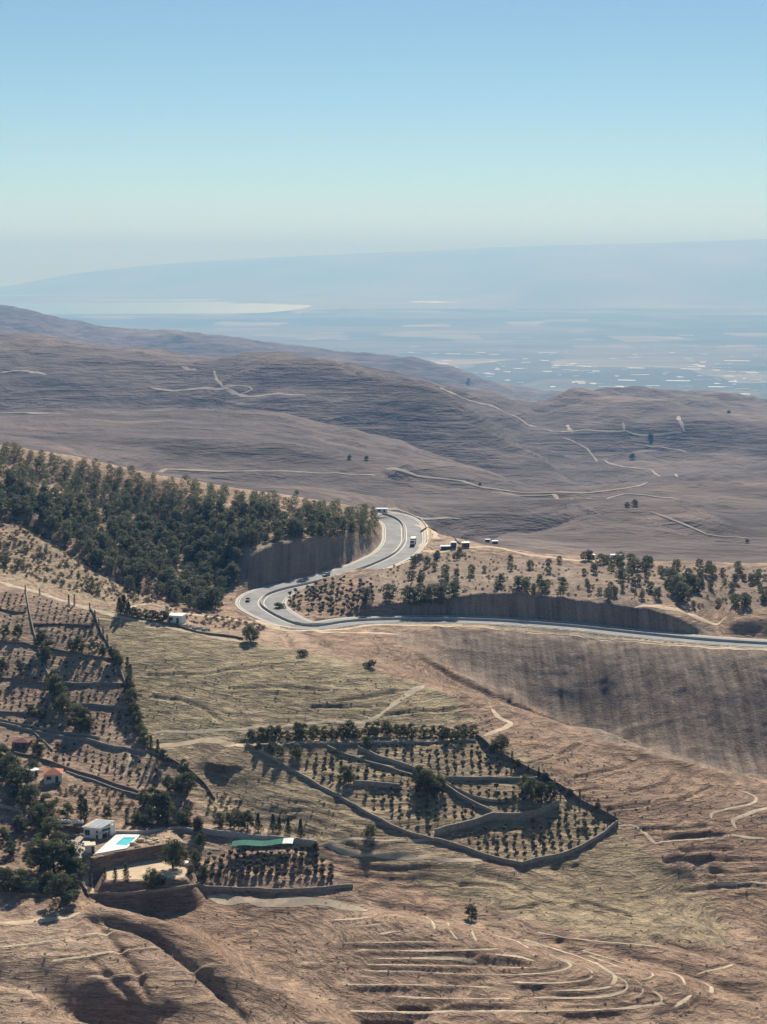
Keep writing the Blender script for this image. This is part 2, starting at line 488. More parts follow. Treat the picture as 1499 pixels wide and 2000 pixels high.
class NT:
    """small helper to wire nodes"""
    def __init__(self, nt):
        self.nt = nt

    def node(self, t, **kw):
        n = self.nt.nodes.new(t)
        for k, v in kw.items():
            setattr(n, k, v)
        return n

    def link(self, a, b):
        self.nt.links.new(a, b)

    def pos(self, scale=(1, 1, 1)):
        g = self.node('ShaderNodeNewGeometry')
        m = self.node('ShaderNodeVectorMath', operation='MULTIPLY')
        self.link(g.outputs['Position'], m.inputs[0])
        m.inputs[1].default_value = scale
        return m.outputs[0]

    def noise(self, vec, scale, detail=4, rough=0.55, dist=0.0):
        n = self.node('ShaderNodeTexNoise')
        self.link(vec, n.inputs['Vector'])
        n.inputs['Scale'].default_value = scale
        n.inputs['Detail'].default_value = detail
        n.inputs['Roughness'].default_value = rough
        n.inputs['Distortion'].default_value = dist
        return n.outputs['Fac']

    def ramp(self, fac, stops):
        r = self.node('ShaderNodeValToRGB')
        el = r.color_ramp.elements
        while len(el) < len(stops):
            el.new(0.5)
        for e, (p, c) in zip(el, stops):
            e.position = p
            e.color = (*c, 1) if len(c) == 3 else c
        self.link(fac, r.inputs['Fac'])
        return r.outputs['Color']

    def rng(self, v, a, b, c=0.0, d=1.0):
        r = self.node('ShaderNodeMapRange')
        self.link(v, r.inputs['Value'])
        for k, t in zip(('From Min', 'From Max', 'To Min', 'To Max'), (a, b, c, d)):
            r.inputs[k].default_value = t
        return r.outputs['Result']

    def mix(self, fac, a, b, blend='MIX'):
        m = self.node('ShaderNodeMix', data_type='RGBA', blend_type=blend)
        if isinstance(fac, (int, float)):
            m.inputs[0].default_value = fac
        else:
            self.link(fac, m.inputs[0])
        for k, v in ((6, a), (7, b)):
            if isinstance(v, tuple):
                m.inputs[k].default_value = (*v, 1)
            else:
                self.link(v, m.inputs[k])
        return m.outputs[2]

    def math(self, op, a, b=None):
        m = self.node('ShaderNodeMath', operation=op)
        for k, v in ((0, a), (1, b)):
            if v is None:
                continue
            if isinstance(v, (int, float)):
                m.inputs[k].default_value = v
            else:
                self.link(v, m.inputs[k])
        return m.outputs[0]

    def bump(self, h, dist, strength=1.0, normal=None):
        b = self.node('ShaderNodeBump')
        b.inputs['Distance'].default_value = dist
        b.inputs['Strength'].default_value = strength
        self.link(h, b.inputs['Height'])
        if normal is not None:
            self.link(normal, b.inputs['Normal'])
        return b.outputs['Normal']

    def attr(self, name):
        a = self.node('ShaderNodeAttribute')
        a.attribute_name = name
        return a


def simple(name, col, rough=0.85, var=0.15, scale=3.0, metal=0.0, bump=0.0):
    """a plain surface with some uneven tone"""
    m, nt, bs = mat(name)
    k = NT(nt)
    p = k.pos()
    n = k.noise(p, scale, 4)
    lo = tuple(c * (1 - var) for c in col)
    hi = tuple(min(1, c * (1 + var)) for c in col)
    k.link(k.ramp(n, [(0.3, lo), (0.7, hi)]), bs.inputs['Base Color'])
    bs.inputs['Roughness'].default_value = rough
    bs.inputs['Metallic'].default_value = metal
    bs.inputs['Specular IOR Level'].default_value = 0.25
    if bump:
        k.link(k.bump(n, bump), bs.inputs['Normal'])
    return m


def ground_material():
    m, nt, bs = mat('dry_soil')
    k = NT(nt)
    p = k.pos()
    strat = k.noise(k.pos((0.16, 0.16, 1.9)), 1.0, 5, 0.6, 0.6)
    big = k.noise(p, 0.022, 5)
    mid = k.noise(p, 0.13, 5, 0.62)
    fine = k.noise(p, 1.1, 5, 0.68)
    soil = k.ramp(big, [(0.3, (0.31, 0.212, 0.155)), (0.5, (0.385, 0.275, 0.206)), (0.7, (0.455, 0.34, 0.258))])
    cov = k.attr('cover')
    sep = k.node('ShaderNodeSeparateColor')
    k.link(cov.outputs['Color'], sep.inputs[0])
    khaki = k.ramp(mid, [(0.3, (0.262, 0.215, 0.138)), (0.7, (0.40, 0.33, 0.222))])
    red = k.ramp(mid, [(0.3, (0.245, 0.162, 0.118)), (0.7, (0.375, 0.262, 0.192))])
    streak = k.noise(k.pos((0.35, 0.03, 0.03)), 1.0, 5, 0.65)
    grey = k.ramp(streak, [(0.34, (0.165, 0.125, 0.102)), (0.5, (0.25, 0.195, 0.155)), (0.66, (0.345, 0.272, 0.215))])
    c = k.mix(sep.outputs[1], soil, red)
    c = k.mix(sep.outputs[0], c, khaki)
    c = k.mix(sep.outputs[2], c, grey)
    c = k.mix(k.math('SUBTRACT', 0.75, k.math('MULTIPLY', sep.outputs[2], 0.72)), c, k.ramp(strat, [(0.34, (0.46, 0.45, 0.47)), (0.5, (0.98, 0.98, 0.97)), (0.64, (1.38, 1.34, 1.25))]), 'MULTIPLY')
    c = k.mix(0.8, c, k.ramp(fine, [(0.3, (0.62, 0.62, 0.62)), (0.5, (1.0, 1.0, 1.0)), (0.7, (1.25, 1.22, 1.18))]), 'MULTIPLY')
    # scattered dry tufts and stones
    tuft = k.rng(k.noise(p, 0.75, 3, 0.7), 0.62, 0.70)
    c = k.mix(k.math('MULTIPLY', tuft, 0.55), c, (0.10, 0.085, 0.055))
    k.link(c, bs.inputs['Base Color'])
    bs.inputs['Roughness'].default_value = 0.95
    bs.inputs['Specular IOR Level'].default_value = 0.1
    hgt = k.math('MULTIPLY', strat, k.math('SUBTRACT', 1.0, k.math('MULTIPLY', sep.outputs[2], 0.97)))
    b1 = k.bump(hgt, 2.2, 1.0)
    b2 = k.bump(mid, 1.6, 0.6, b1)
    b3 = k.bump(fine, 0.5, 1.0, b2)
    k.link(b3, bs.inputs['Normal'])
    return m


def hills_material():
    m, nt, bs = mat('far_hill_soil')
    k = NT(nt)
    p = k.pos()
    big = k.noise(p, 0.0016, 5)
    field = k.noise(k.pos((0.0035, 0.009, 0.03)), 1.0, 4, 0.6, 0.8)
    mid = k.noise(p, 0.014, 5, 0.65)
    strat = k.noise(k.pos((0.006, 0.006, 0.11)), 1.0, 5, 0.65, 0.5)
    c = k.ramp(big, [(0.35, (0.086, 0.070, 0.072)), (0.5, (0.124, 0.099, 0.096)), (0.65, (0.182, 0.142, 0.126))])
    c = k.mix(0.8, c, k.ramp(field, [(0.38, (0.5, 0.5, 0.52)), (0.47, (0.95, 0.95, 0.95)), (0.58, (1.0, 1.0, 1.0)), (0.66, (1.35, 1.27, 1.15))]), 'MULTIPLY')
    c = k.mix(0.75, c, k.ramp(strat, [(0.36, (0.62, 0.60, 0.60)), (0.5, (1.0, 1.0, 1.0)), (0.64, (1.3, 1.25, 1.15))]), 'MULTIPLY')
    c = k.mix(0.7, c, k.ramp(mid, [(0.34, (0.66, 0.66, 0.66)), (0.52, (1.0, 1.0, 1.0)), (0.68, (1.2, 1.2, 1.2))]), 'MULTIPLY')
    spots = k.rng(k.noise(p, 0.055, 2, 0.5), 0.68, 0.74)
    c = k.mix(k.math('MULTIPLY', spots, 0.6), c, (0.06, 0.06, 0.04))
    k.link(c, bs.inputs['Base Color'])
    bs.inputs['Roughness'].default_value = 0.95
    bs.inputs['Specular IOR Level'].default_value = 0.1
    b1 = k.bump(strat, 14.0, 0.9)
    k.link(k.bump(mid, 18.0, 0.8, b1), bs.inputs['Normal'])
    return m


def plain_material():
    m, nt, bs = mat('valley_fields')
    k = NT(nt)
    v = k.node('ShaderNodeTexVoronoi', distance='CHEBYCHEV')
    k.link(k.pos((0.0011, 0.0007, 0)), v.inputs['Vector'])
    v.inputs['Scale'].default_value = 1.0
    v.inputs['Randomness'].default_value = 0.8
    cell = k.node('ShaderNodeSeparateColor')
    k.link(v.outputs['Color'], cell.inputs[0])
    big = k.noise(k.pos((0.00010, 0.00016, 0)), 1.0, 5)
    strips = k.noise(k.pos((0.00042, 0.0021, 0)), 1.0, 5, 0.7)
    farm = k.ramp(cell.outputs[0], [(0.0, (0.02, 0.032, 0.02)), (0.5, (0.035, 0.045, 0.03)), (0.75, (0.11, 0.10, 0.07)), (0.93, (0.24, 0.21, 0.16))])
    bare = (0.12, 0.10, 0.08)
    c = k.mix(k.rng(big, 0.47, 0.58), farm, bare)
    c = k.mix(0.9, c, k.ramp(strips, [(0.36, (0.4, 0.4, 0.4)), (0.5, (1.0, 1.0, 1.0)), (0.62, (1.5, 1.45, 1.4))]), 'MULTIPLY')
    k.link(c, bs.inputs['Base Color'])
    bs.inputs['Roughness'].default_value = 0.9
    bs.inputs['Specular IOR Level'].default_value = 0.15
    return m


M = {}
M['ground'] = ground_material()
M['hills'] = hills_material()
M['plain'] = plain_material()
M['mountain'] = simple('far_mountain_rock', (0.20, 0.165, 0.13), 0.95, 0.35, 0.0004)
m_, nt_, bs_ = mat('sea_water')
bs_.inputs['Base Color'].default_value = (0.09, 0.15, 0.17, 1)
bs_.inputs['Roughness'].default_value = 0.33
M['sea'] = m_

# ------------------------------------------------------------------ land cover of the near ground
def in_poly(x, y, poly):
    ins = np.zeros(x.shape, bool)
    for a in range(len(poly)):
        (ax, ay), (bx, by) = poly[a], poly[(a + 1) % len(poly)]
        ins ^= ((ay > y) != (by > y)) & (x < (bx - ax) * (y - ay) / (by - ay + 1e-12) + ax)
    return ins


COVER = {
    0: [([(190, 1185), (480, 1244), (717, 1300), (850, 1345), (940, 1410), (800, 1425), (500, 1455), (300, 1465), (230, 1280)], 0.95),
        ([(300, 1462), (500, 1462), (640, 1552), (850, 1655), (1000, 1705), (1200, 1625), (1400, 1760), (1430, 1850), (1200, 1835), (900, 1760), (640, 1660), (420, 1600)], 0.75),
        ([(0, 1010), (200, 1110), (340, 1185), (200, 1180), (0, 1130)], 0.5),
        ([(430, 1440), (700, 1430), (950, 1430), (1210, 1605), (1030, 1690), (850, 1640), (640, 1550)], 0.7)],
    1: [([(530, 1222), (770, 1236), (880, 1300), (1050, 1385), (1499, 1525), (1560, 1720), (1250, 1655), (1210, 1600), (960, 1420), (850, 1340), (700, 1288)], 0.85),
        ([(180, 1740), (400, 1745), (450, 1800), (440, 1880), (330, 1810)], 1.0),
        ([(430, 1750), (700, 1740), (1000, 1790), (1499, 1880), (1560, 2010), (600, 2010), (430, 1880)], 0.35),
        ([(0, 1560), (110, 1560), (160, 1760), (0, 1760)], 0.8),
        ([(620, 1650), (700, 1680), (950, 1790), (700, 1745)], 0.9)],
    2: [([(850, 1225), (1499, 1262), (1560, 1540), (1200, 1452), (1000, 1372), (890, 1312)], 1.0),
        ([(0, 1140), (185, 1190), (290, 1460), (420, 1560), (200, 1500), (0, 1460)], 0.35),
        ([(460, 1060), (745, 1050), (750, 1075), (560, 1125), (478, 1145)], 1.0),
        ([(780, 1160), (1260, 1175), (1400, 1230), (1400, 1250), (780, 1210)], 1.0),
        ([(690, 1130), (800, 1090), (900, 1082), (1060, 1098), (1250, 1103), (1560, 1112), (1560, 1185), (1420, 1192), (1300, 1180), (1000, 1160), (700, 1195)], 0.7),
        ([(740, 1235), (860, 1235), (900, 1310), (840, 1290)], 0.6)],
}


def cover_for(rows):
    X, Y, Zz = GX[rows], GY[rows], Z[rows]
    px, py = to_pixel(X, Y, Zz)
    px = px + 16 * fbm(X, Y, 12, 3, 61)
    py = py + 12 * fbm(X, Y, 12, 3, 71)
    C = np.zeros(X.shape + (4,), np.float32)
    C[..., 3] = 1
    for ch, polys in COVER.items():
        for poly, w in polys:
            C[..., ch] = np.maximum(C[..., ch], in_poly(px, py, poly) * w)
    for _ in range(3):
        C[1:-1] = (C[:-2] + 2 * C[1:-1] + C[2:]) / 4
        C[:, 1:-1] = (C[:, :-2] + 2 * C[:, 1:-1] + C[:, 2:]) / 4
    return C


def link(name, me, m=None, parent=None, kind=None, label=None, cat=None, group=None):
    o = bpy.data.objects.new(name, me)
    COL.objects.link(o)
    if m is not None and me is not None:
        me.materials.clear()
        for x in (m if isinstance(m, (list, tuple)) else [m]):
            me.materials.append(x)
    if parent is not None:
        o.parent = parent
    for key, v in (('kind', kind), ('label', label), ('category', cat), ('group', group)):
        if v:
            o[key] = v
    return o


def grid_mesh(name, X, Y, Zz, smooth_shade=True, keep=None):
    nr, nc = X.shape
    me = bpy.data.meshes.new(name)
    v = np.stack([X, Y, Zz], -1).reshape(-1, 3).astype(np.float32)
    idx = np.arange(nr * nc).reshape(nr, nc)
    f = np.stack([idx[:-1, :-1], idx[:-1, 1:], idx[1:, 1:], idx[1:, :-1]], -1).reshape(-1, 4)
    if keep is not None:
        f = f[keep.reshape(-1)]
    me.vertices.add(len(v)); me.vertices.foreach_set('co', v.ravel())
    me.loops.add(f.size); me.loops.foreach_set('vertex_index', f.ravel().astype(np.int32))
    me.polygons.add(len(f))
    me.polygons.foreach_set('loop_start', np.arange(0, f.size, 4, dtype=np.int32))
    me.polygons.foreach_set('use_smooth', np.full(len(f), smooth_shade))
    me.update(calc_edges=True)
    return me


def build_land():
    r = slice(0, I_NEAR + 1)
    me = grid_mesh('ground', GX[r], GY[r], Z[r])
    a = me.attributes.new('cover', 'FLOAT_COLOR', 'POINT')
    a.data.foreach_set('color', cover_for(r).ravel())
    link('ground', me, M['ground'], kind='structure', label='dry eroded hillsides of tan soil with gullies and terraces', cat='ground')
    c = slice(None, None, 2)
    r = slice(I_NEAR, I_MID + 1)
    link('hills', grid_mesh('hills', GX[r, c], GY[r, c], Z[r, c]), M['hills'], kind='structure', label='bare rolling brown hills beyond the highway', cat='hills')
    i2 = int(np.searchsorted(YR, 33500))
    r = slice(I_MID, i2 + 1)
    link('plain', grid_mesh('plain', GX[r, c], GY[r, c], Z[r, c]), M['plain'], kind='structure', label='wide hazy valley floor with fields', cat='plain')
    r = slice(i2, NR)
    link('mountains', grid_mesh('mountains', GX[r, c], GY[r, c], Z[r, c]), M['mountain'], kind='structure', label='pale blue mountains on the far side of the valley', cat='mountains')
    sv = np.linspace(-0.5, 0.05, 12)
    yv = np.array([29000., 34000, 40000, 47000])
    gx = yv[:, None] * sv[None, :]
    link('sea', grid_mesh('sea', gx, np.repeat(yv[:, None], 12, 1), np.full(gx.shape, -1007.0)), M['sea'], kind='structure', label='bright strip of sea below the far mountains', cat='sea')

# ------------------------------------------------------------------ terraces, rills and tracks read off the photo
def zc(x0, y0, k, pts):                          # enlarged-view coordinates -> photo pixels
    return [(x0 + a / k, y0 + b / k) for a, b in pts]


ZR = lambda *p: zc(650, 1640, 1.766, p)
ZL = lambda *p: zc(0, 1700, 2.1414, p)
Z8 = lambda *p: zc(900, 1340, 2.5025, p)
Z1 = lambda *p: zc(0, 560, 2.0, p)
Z2 = lambda *p: zc(750, 440, 2.0, p)
Z7 = lambda *p: zc(450, 1340, 3.0, p)

TERRACES = [
    ZR((30, 357), (180, 353), (400, 355)), ZR((90, 383), (300, 383), (500, 379), (575, 378)), ZR((150, 410), (350, 412), (500, 418)),
    ZR((100, 450), (350, 458), (550, 465), (700, 462), (800, 450), (835, 435), (760, 405)),
    ZR((620, 492), (750, 495), (850, 490), (905, 475), (900, 455), (830, 425), (740, 395)),
    ZR((690, 545), (800, 545), (900, 545), (980, 535), (1025, 515), (1020, 490), (960, 465), (930, 450)),
    ZR((1040, 480), (1080, 510), (1070, 540), (1030, 550)), ZR((540, 325), (620, 345), (680, 375)),
    ZR((655, 345), (740, 370), (850, 405), (930, 440), (980, 475), (962, 500)),
    ZR((395, 285), (410, 320), (430, 345)), ZR((320, 265), (345, 290), (350, 310)), ZR((480, 310), (490, 335), (500, 352)),
    ZR((880, 400), (950, 425), (1010, 445), (1100, 455), (1112, 472), (1070, 482)), ZR((1150, 455), (1200, 470), (1215, 500)),
    ZR((1268, 485), (1310, 500), (1308, 530)), ZR((700, 320), (800, 335), (950, 355), (1100, 365), (1200, 378)), ZR((1250, 460), (1310, 450), (1380, 430)),
    ZR((0, 277), (60, 275), (130, 268)), ZR((70, 300), (190, 290)), ZR((160, 325), (260, 310)), ZR((1180, 575), (1215, 560), (1235, 535)),
    ZR((40, 500), (300, 501), (560, 510)), ZR((200, 540), (450, 548), (620, 548)), ZR((60, 590), (350, 595), (700, 590), (1000, 583), (1150, 568)),
    ZR((120, 430), (420, 436), (680, 440)), ZR((760, 520), (900, 518), (962, 505)), ZR((1100, 520), (1150, 545), (1120, 575)), ZR((850, 380), (960, 410), (1060, 438)),
    ZR((-120, 430), (0, 426), (90, 428)), ZR((560, 395), (640, 402), (700, 420)), ZR((980, 420), (1060, 432), (1140, 440)),
    ZL((0, 320), (150, 305), (330, 275), (430, 260), (560, 240)), ZL((215, 382), (350, 360), (500, 335), (620, 322), (690, 315)),
    ZL((370, 445), (480, 437), (640, 425), (780, 415), (900, 390)),
]
TERRACE_P = []
for t in TERRACES:
    P = resample([hit(*p) for p in t], 1.5)
    TERRACE_P.append(P)
for P in TERRACE_P:
    for _ in range(3):
        P[1:-1] = (P[:-2] + 2 * P[1:-1] + P[2:]) / 4
    bench(P, 0.45, cut=0.75, fill=0.65, reach=2.2, drop=0.0)
    I, d, sd, pz, tt = near_path(P, 6.0)
    N = np.gradient(P[:, :2], axis=0)
    N = np.stack([-N[:, 1], N[:, 0]], 1) / (np.linalg.norm(N, axis=1)[:, None] + 1e-9)
    low = np.sign(np.mean(height(P[:, 0] - N[:, 0] * 3, P[:, 1] - N[:, 1] * 3) - height(P[:, 0] + N[:, 0] * 3, P[:, 1] + N[:, 1] * 3)))
    Z[I] -= 0.17 * smooth(0.5, 1.3, d) * (1 - smooth(1.3, 5.0, d)) * (sd * low > 0) * smooth(0, 0.08, tt) * smooth(0, 0.08, 1 - tt)
DARK_STEPS = [Z8((540, 447), (700, 417), (830, 380), (800, 350)), Z8((580, 517), (670, 500)), Z8((830, 517), (1000, 477), (1042, 435)),
              Z8((1070, 562), (1150, 527), (1225, 490)), Z8((490, 332), (580, 290)), Z8((340, 378), (430, 350)), Z8((720, 605), (850, 590), (910, 580)),
              Z8((890, 705), (1050, 700), (1200, 685)), Z8((1000, 750), (1150, 738), (1300, 730)), Z8((1080, 810), (1250, 800), (1320, 800)),
              Z7((480, 125), (640, 122), (810, 128)), Z7((640, 85), (800, 68), (960, 40)), Z7((910, 175), (1100, 150), (1250, 145), (1390, 125)),
              Z8((0, 975), (150, 975), (280, 1010), (400, 1060)), Z8((200, 1095), (330, 1082), (450, 1065)), Z8((550, 1085), (600, 1062), (700, 1090), (830, 1125)),
              [(290, 1320), (350, 1316), (430, 1312), (520, 1300), (600, 1295)], [(300, 1362), (355, 1368), (400, 1385), (430, 1408)], [(450, 1345), (560, 1343), (640, 1348)],
              Z8((1230, 905), (1320, 915), (1499, 905)), Z8((1000, 860), (1150, 850), (1300, 855), (1499, 850)), Z8((1060, 1000), (1250, 985), (1499, 985))]
for t in DARK_STEPS:
    P = resample([hit(*p) for p in t], 1.5)
    I, d, sd, pz, tt = near_path(P, 6.0)
    Z[I] -= 0.42 * np.exp(-(d / 0.75) ** 2) - 0.22 * np.exp(-((d - 1.7) / 1.2) ** 2)
for t, dp, w in ((ZL((345, 185), (430, 240), (500, 330), (570, 420), (600, 490), (640, 570)), 0.95, 1.1),
                 (ZL((395, 190), (480, 225), (580, 250), (680, 310), (740, 360), (830, 430), (900, 490), (1000, 590), (1060, 650)), 1.25, 1.2),
                 (ZL((380, 360), (430, 420), (520, 500), (570, 580)), 0.6, 1.0), (ZR((480, 100), (600, 140), (690, 185)), 0.9, 2), (ZR((640, 90), (690, 145)), 0.6, 1.8),
                 (ZR((775, 340), (850, 390)), 0.55, 1.8), (ZR((75, 175), (150, 215), (300, 245), (420, 270)), 0.8, 1.8), (ZR((960, 380), (1150, 430), (1350, 510), (1499, 560)), 0.8, 1.8),
                 (ZR((1080, 330), (1250, 375), (1499, 440)), 1.2, 2.5), ([(600, 1235), (640, 1262), (690, 1300)], 1.0, 2.0), ([(545, 1230), (560, 1250), (575, 1268)], 0.9, 1.8),
                 ([(730, 1240), (760, 1275), (800, 1310)], 1.0, 2.0), ([(775, 1242), (830, 1290), (900, 1330), (985, 1370)], 0.9, 2.0),
                 (Z8((1150, 850), (1190, 900), (1230, 960)), 0.6, 2.5), (Z8((560, 860), (600, 900), (640, 950)), 0.7, 2), (Z8((450, 870), (520, 930), (570, 1000)), 0.7, 2)):
    P = resample([hit(*p) for p in t], 1.5)
    I, d, sd, pz, tt = near_path(P, w * 3)
    Z[I] -= dp * np.exp(-(d / w) ** 2) * smooth(0, 0.1, tt) * smooth(0, 0.1, 1 - tt)

# the bank above the walled plantation
BANK = resample([hit(*p) for p in ((470, 1455), (560, 1451), (700, 1449), (830, 1447), (930, 1444))], 2)
for _ in range(4):
    BANK[1:-1] = (BANK[:-2] + 2 * BANK[1:-1] + BANK[2:]) / 4
bench(BANK, 2.0, cut=1.05, fill=0.4, reach=9, drop=0.0)
build_land()

# ------------------------------------------------------------------ haze
HAZE_DENSITY = 7.0e-5
def build_haze():
    bm = bmesh.new()
    bmesh.ops.create_cube(bm, size=1)
    top, bot = 760.0, -1018.0
    for v in bm.verts:
        v.co = (v.co.x * 76000, 44800 + v.co.y * 90000, (top + bot) / 2 + v.co.z * (top - bot))
    me = bpy.data.meshes.new('haze')
    bm.to_mesh(me)
    m = bpy.data.materials.new('haze_air')
    m.use_nodes = True
    nt = m.node_tree
    nt.nodes.clear()
    out = nt.nodes.new('ShaderNodeOutputMaterial')
    pv = nt.nodes.new('ShaderNodeVolumePrincipled')
    pv.inputs['Color'].default_value = (0.19, 0.48, 1.0, 1)
    pv.inputs['Density'].default_value = HAZE_DENSITY
    pv.inputs['Density Attribute'].default_value = ''
    pv.inputs['Anisotropy'].default_value = 0.1
    pv.inputs['Absorption Color'].default_value = (0.68, 0.68, 0.68, 1)
    nt.links.new(pv.outputs['Volume'], out.inputs['Volume'])
    link('haze', me, m, kind='stuff', label='pale blue haze filling the air over the valley', cat='haze')


build_haze()

# ------------------------------------------------------------------ mesh helpers
class MB:
    """collects faces for one mesh"""
    def __init__(self):
        self.v, self.f, self.mi = [], [], []

    def quad(self, *p, m=0):
        n = len(self.v)
        self.v += [tuple(a) for a in p]
        self.f.append(tuple(range(n, n + len(p))))
        self.mi.append(m)

    def hexa(self, b, t, m=0):                   # b, t: matching loops of points, bottom and top
        n, k = len(self.v), len(b)
        self.v += [tuple(a) for a in b] + [tuple(a) for a in t]
        self.f.append(tuple(range(n + k - 1, n - 1, -1))); self.mi.append(m)
        self.f.append(tuple(range(n + k, n + 2 * k))); self.mi.append(m)
        for i in range(k):
            j = (i + 1) % k
            self.f.append((n + i, n + j, n + k + j, n + k + i)); self.mi.append(m)

    def box(self, c, d, m=0, rot=0.0):           # centre of the base, full sizes
        ca, sa = math.cos(rot), math.sin(rot)
        pts = [(c[0] + x * d[0] / 2 * ca - y * d[1] / 2 * sa, c[1] + x * d[0] / 2 * sa + y * d[1] / 2 * ca) for x, y in ((-1, -1), (1, -1), (1, 1), (-1, 1))]
        self.hexa([(x, y, c[2]) for x, y in pts], [(x, y, c[2] + d[2]) for x, y in pts], m)

    def tube(self, a, b, ra, rb, n=7, m=0):
        a, b = Vector(a), Vector(b)
        z = (b - a).normalized()
        x = z.orthogonal().normalized()
        y = z.cross(x)
        ring = lambda c, r: [c + (x * math.cos(2 * math.pi * i / n) + y * math.sin(2 * math.pi * i / n)) * r for i in range(n)]
        self.hexa(ring(a, ra), ring(b, rb), m)

    def mesh(self, name, smooth_shade=False):
        me = bpy.data.meshes.new(name)
        me.from_pydata(self.v, [], self.f)
        me.polygons.foreach_set('material_index', self.mi)
        if smooth_shade:
            me.polygons.foreach_set('use_smooth', [True] * len(self.f))
        me.update()
        return me


def part(name, mb, m, parent, **kw):
    return link(name, mb.mesh(name), m, parent, **kw)


def empty(name, loc, label, cat, group=None, rz=0.0, scale=1.0):
    o = bpy.data.objects.new(name, None)
    COL.objects.link(o)
    o.location = loc
    o.rotation_euler = (0, 0, rz)
    o.scale = (scale, scale, scale)
    o.empty_display_size = 0.5
    o['label'], o['category'] = label, cat
    if group:
        o['group'] = group
    return o


def copy_tree(o, loc, rz, sc, label=None, group=None, tilt=0.0):
    c = o.copy()
    COL.objects.link(c)
    c.location, c.rotation_euler = loc, (tilt, 0, rz)
    c.scale = (sc[0], sc[0], sc[1])
    if label:
        c['label'] = label
    if group:
        c['group'] = group
    for ch in o.children:
        d = ch.copy()
        COL.objects.link(d)
        d.parent = c
    return c


M['asphalt'] = simple('asphalt', (0.21, 0.21, 0.215), 0.85, 0.25, 0.15)
M['concrete'] = simple('pale_concrete', (0.46, 0.44, 0.40), 0.85, 0.15, 0.8)
M['barrier'] = simple('barrier_concrete', (0.42, 0.41, 0.39), 0.85, 0.1, 0.8)
M['line'] = simple('road_paint', (0.70, 0.66, 0.50), 0.7, 0.1, 1.0)
M['white'] = simple('white_paint', (0.80, 0.80, 0.78), 0.6, 0.05, 0.6)
M['steel'] = simple('galvanised_steel', (0.45, 0.46, 0.47), 0.45, 0.1, 1.0, 0.6)
M['path'] = simple('bare_track_dust', (0.47, 0.385, 0.285), 0.95, 0.22, 0.5, 0, 0.1)
M['terrace'] = simple('terrace_dust', (0.50, 0.41, 0.30), 0.95, 0.25, 0.7, 0, 0.1)
M['farpath'] = simple('far_track_dust', (0.30, 0.255, 0.215), 0.95, 0.2, 0.05)
M['sand'] = simple('pale_sand', (0.58, 0.45, 0.31), 0.95, 0.18, 0.35, 0, 0.1)
M['stone'] = simple('grey_stone_wall', (0.27, 0.245, 0.215), 0.92, 0.3, 1.3, 0, 0.12)
M['darkstone'] = simple('brown_stone_wall', (0.17, 0.125, 0.10), 0.92, 0.3, 1.3, 0, 0.12)
M['greywall'] = simple('grey_block_wall', (0.40, 0.40, 0.395), 0.9, 0.14, 0.9, 0, 0.05)


def flat_pts(pix, ymin=322.0):
    return [hit(p[0], p[1], ymin) for p in pix]


def ribbon(name, P, width, m, lift=0.1, wob=0.25, label=None, kind='structure', cross=3, seed=1, step=1.2, parent=None, ends=True, cat=None):
    """a strip of bare earth lying on the land"""
    P = resample(P, step)
    n = len(P)
    T = np.gradient(P[:, :2], axis=0)
    T /= np.linalg.norm(T, axis=1)[:, None] + 1e-9
    N = np.stack([-T[:, 1], T[:, 0]], 1)
    t = np.arange(n) * step
    w = width * (1 + wob * 1.6 * fbm(t, t * 0 + seed * 13.7, 6.0, 3, seed)) / 2
    off = width * wob * 0.8 * fbm(t, t * 0 + seed * 7.7, 9.0, 2, seed + 5)
    if ends:
        e = np.minimum(t, t[-1] - t) / max(width * 1.5, 1e-3)
        w *= np.clip(e, 0.08, 1) ** 0.5
    u = np.linspace(-1, 1, cross)
    X = P[:, 0:1] + N[:, 0:1] * (u[None] * w[:, None] + off[:, None])
    Y = P[:, 1:2] + N[:, 1:2] * (u[None] * w[:, None] + off[:, None])
    Zr = height(X, Y) + lift - np.abs(u[None]) * lift * 0.5
    return link(name, grid_mesh(name, X, Y, Zr), m, parent, kind=kind, label=label, cat=cat)


# ------------------------------------------------------------------ highway
def offset_strip(off0, off1, z0, z1, i0, i1):
    """points along both edges of a strip that follows the road line; offsets may be given per point"""
    P = ROAD[i0:i1]
    T = np.gradient(ROAD[:, :2], axis=0)[i0:i1]
    T /= np.linalg.norm(T, axis=1)[:, None]
    N = np.stack([-T[:, 1], T[:, 0]], 1)
    o0 = np.broadcast_to(np.asarray(off0, float), (len(P),))
    o1 = np.broadcast_to(np.asarray(off1, float), (len(P),))
    return (np.c_[P[:, :2] + N * o0[:, None], P[:, 2] + z0], np.c_[P[:, :2] + N * o1[:, None], P[:, 2] + z1])


def strip_mesh(name, cols_):
    A = np.array(cols_)                           # (k, n, 3)
    return grid_mesh(name, A[:, :, 0], A[:, :, 1], A[:, :, 2], False)


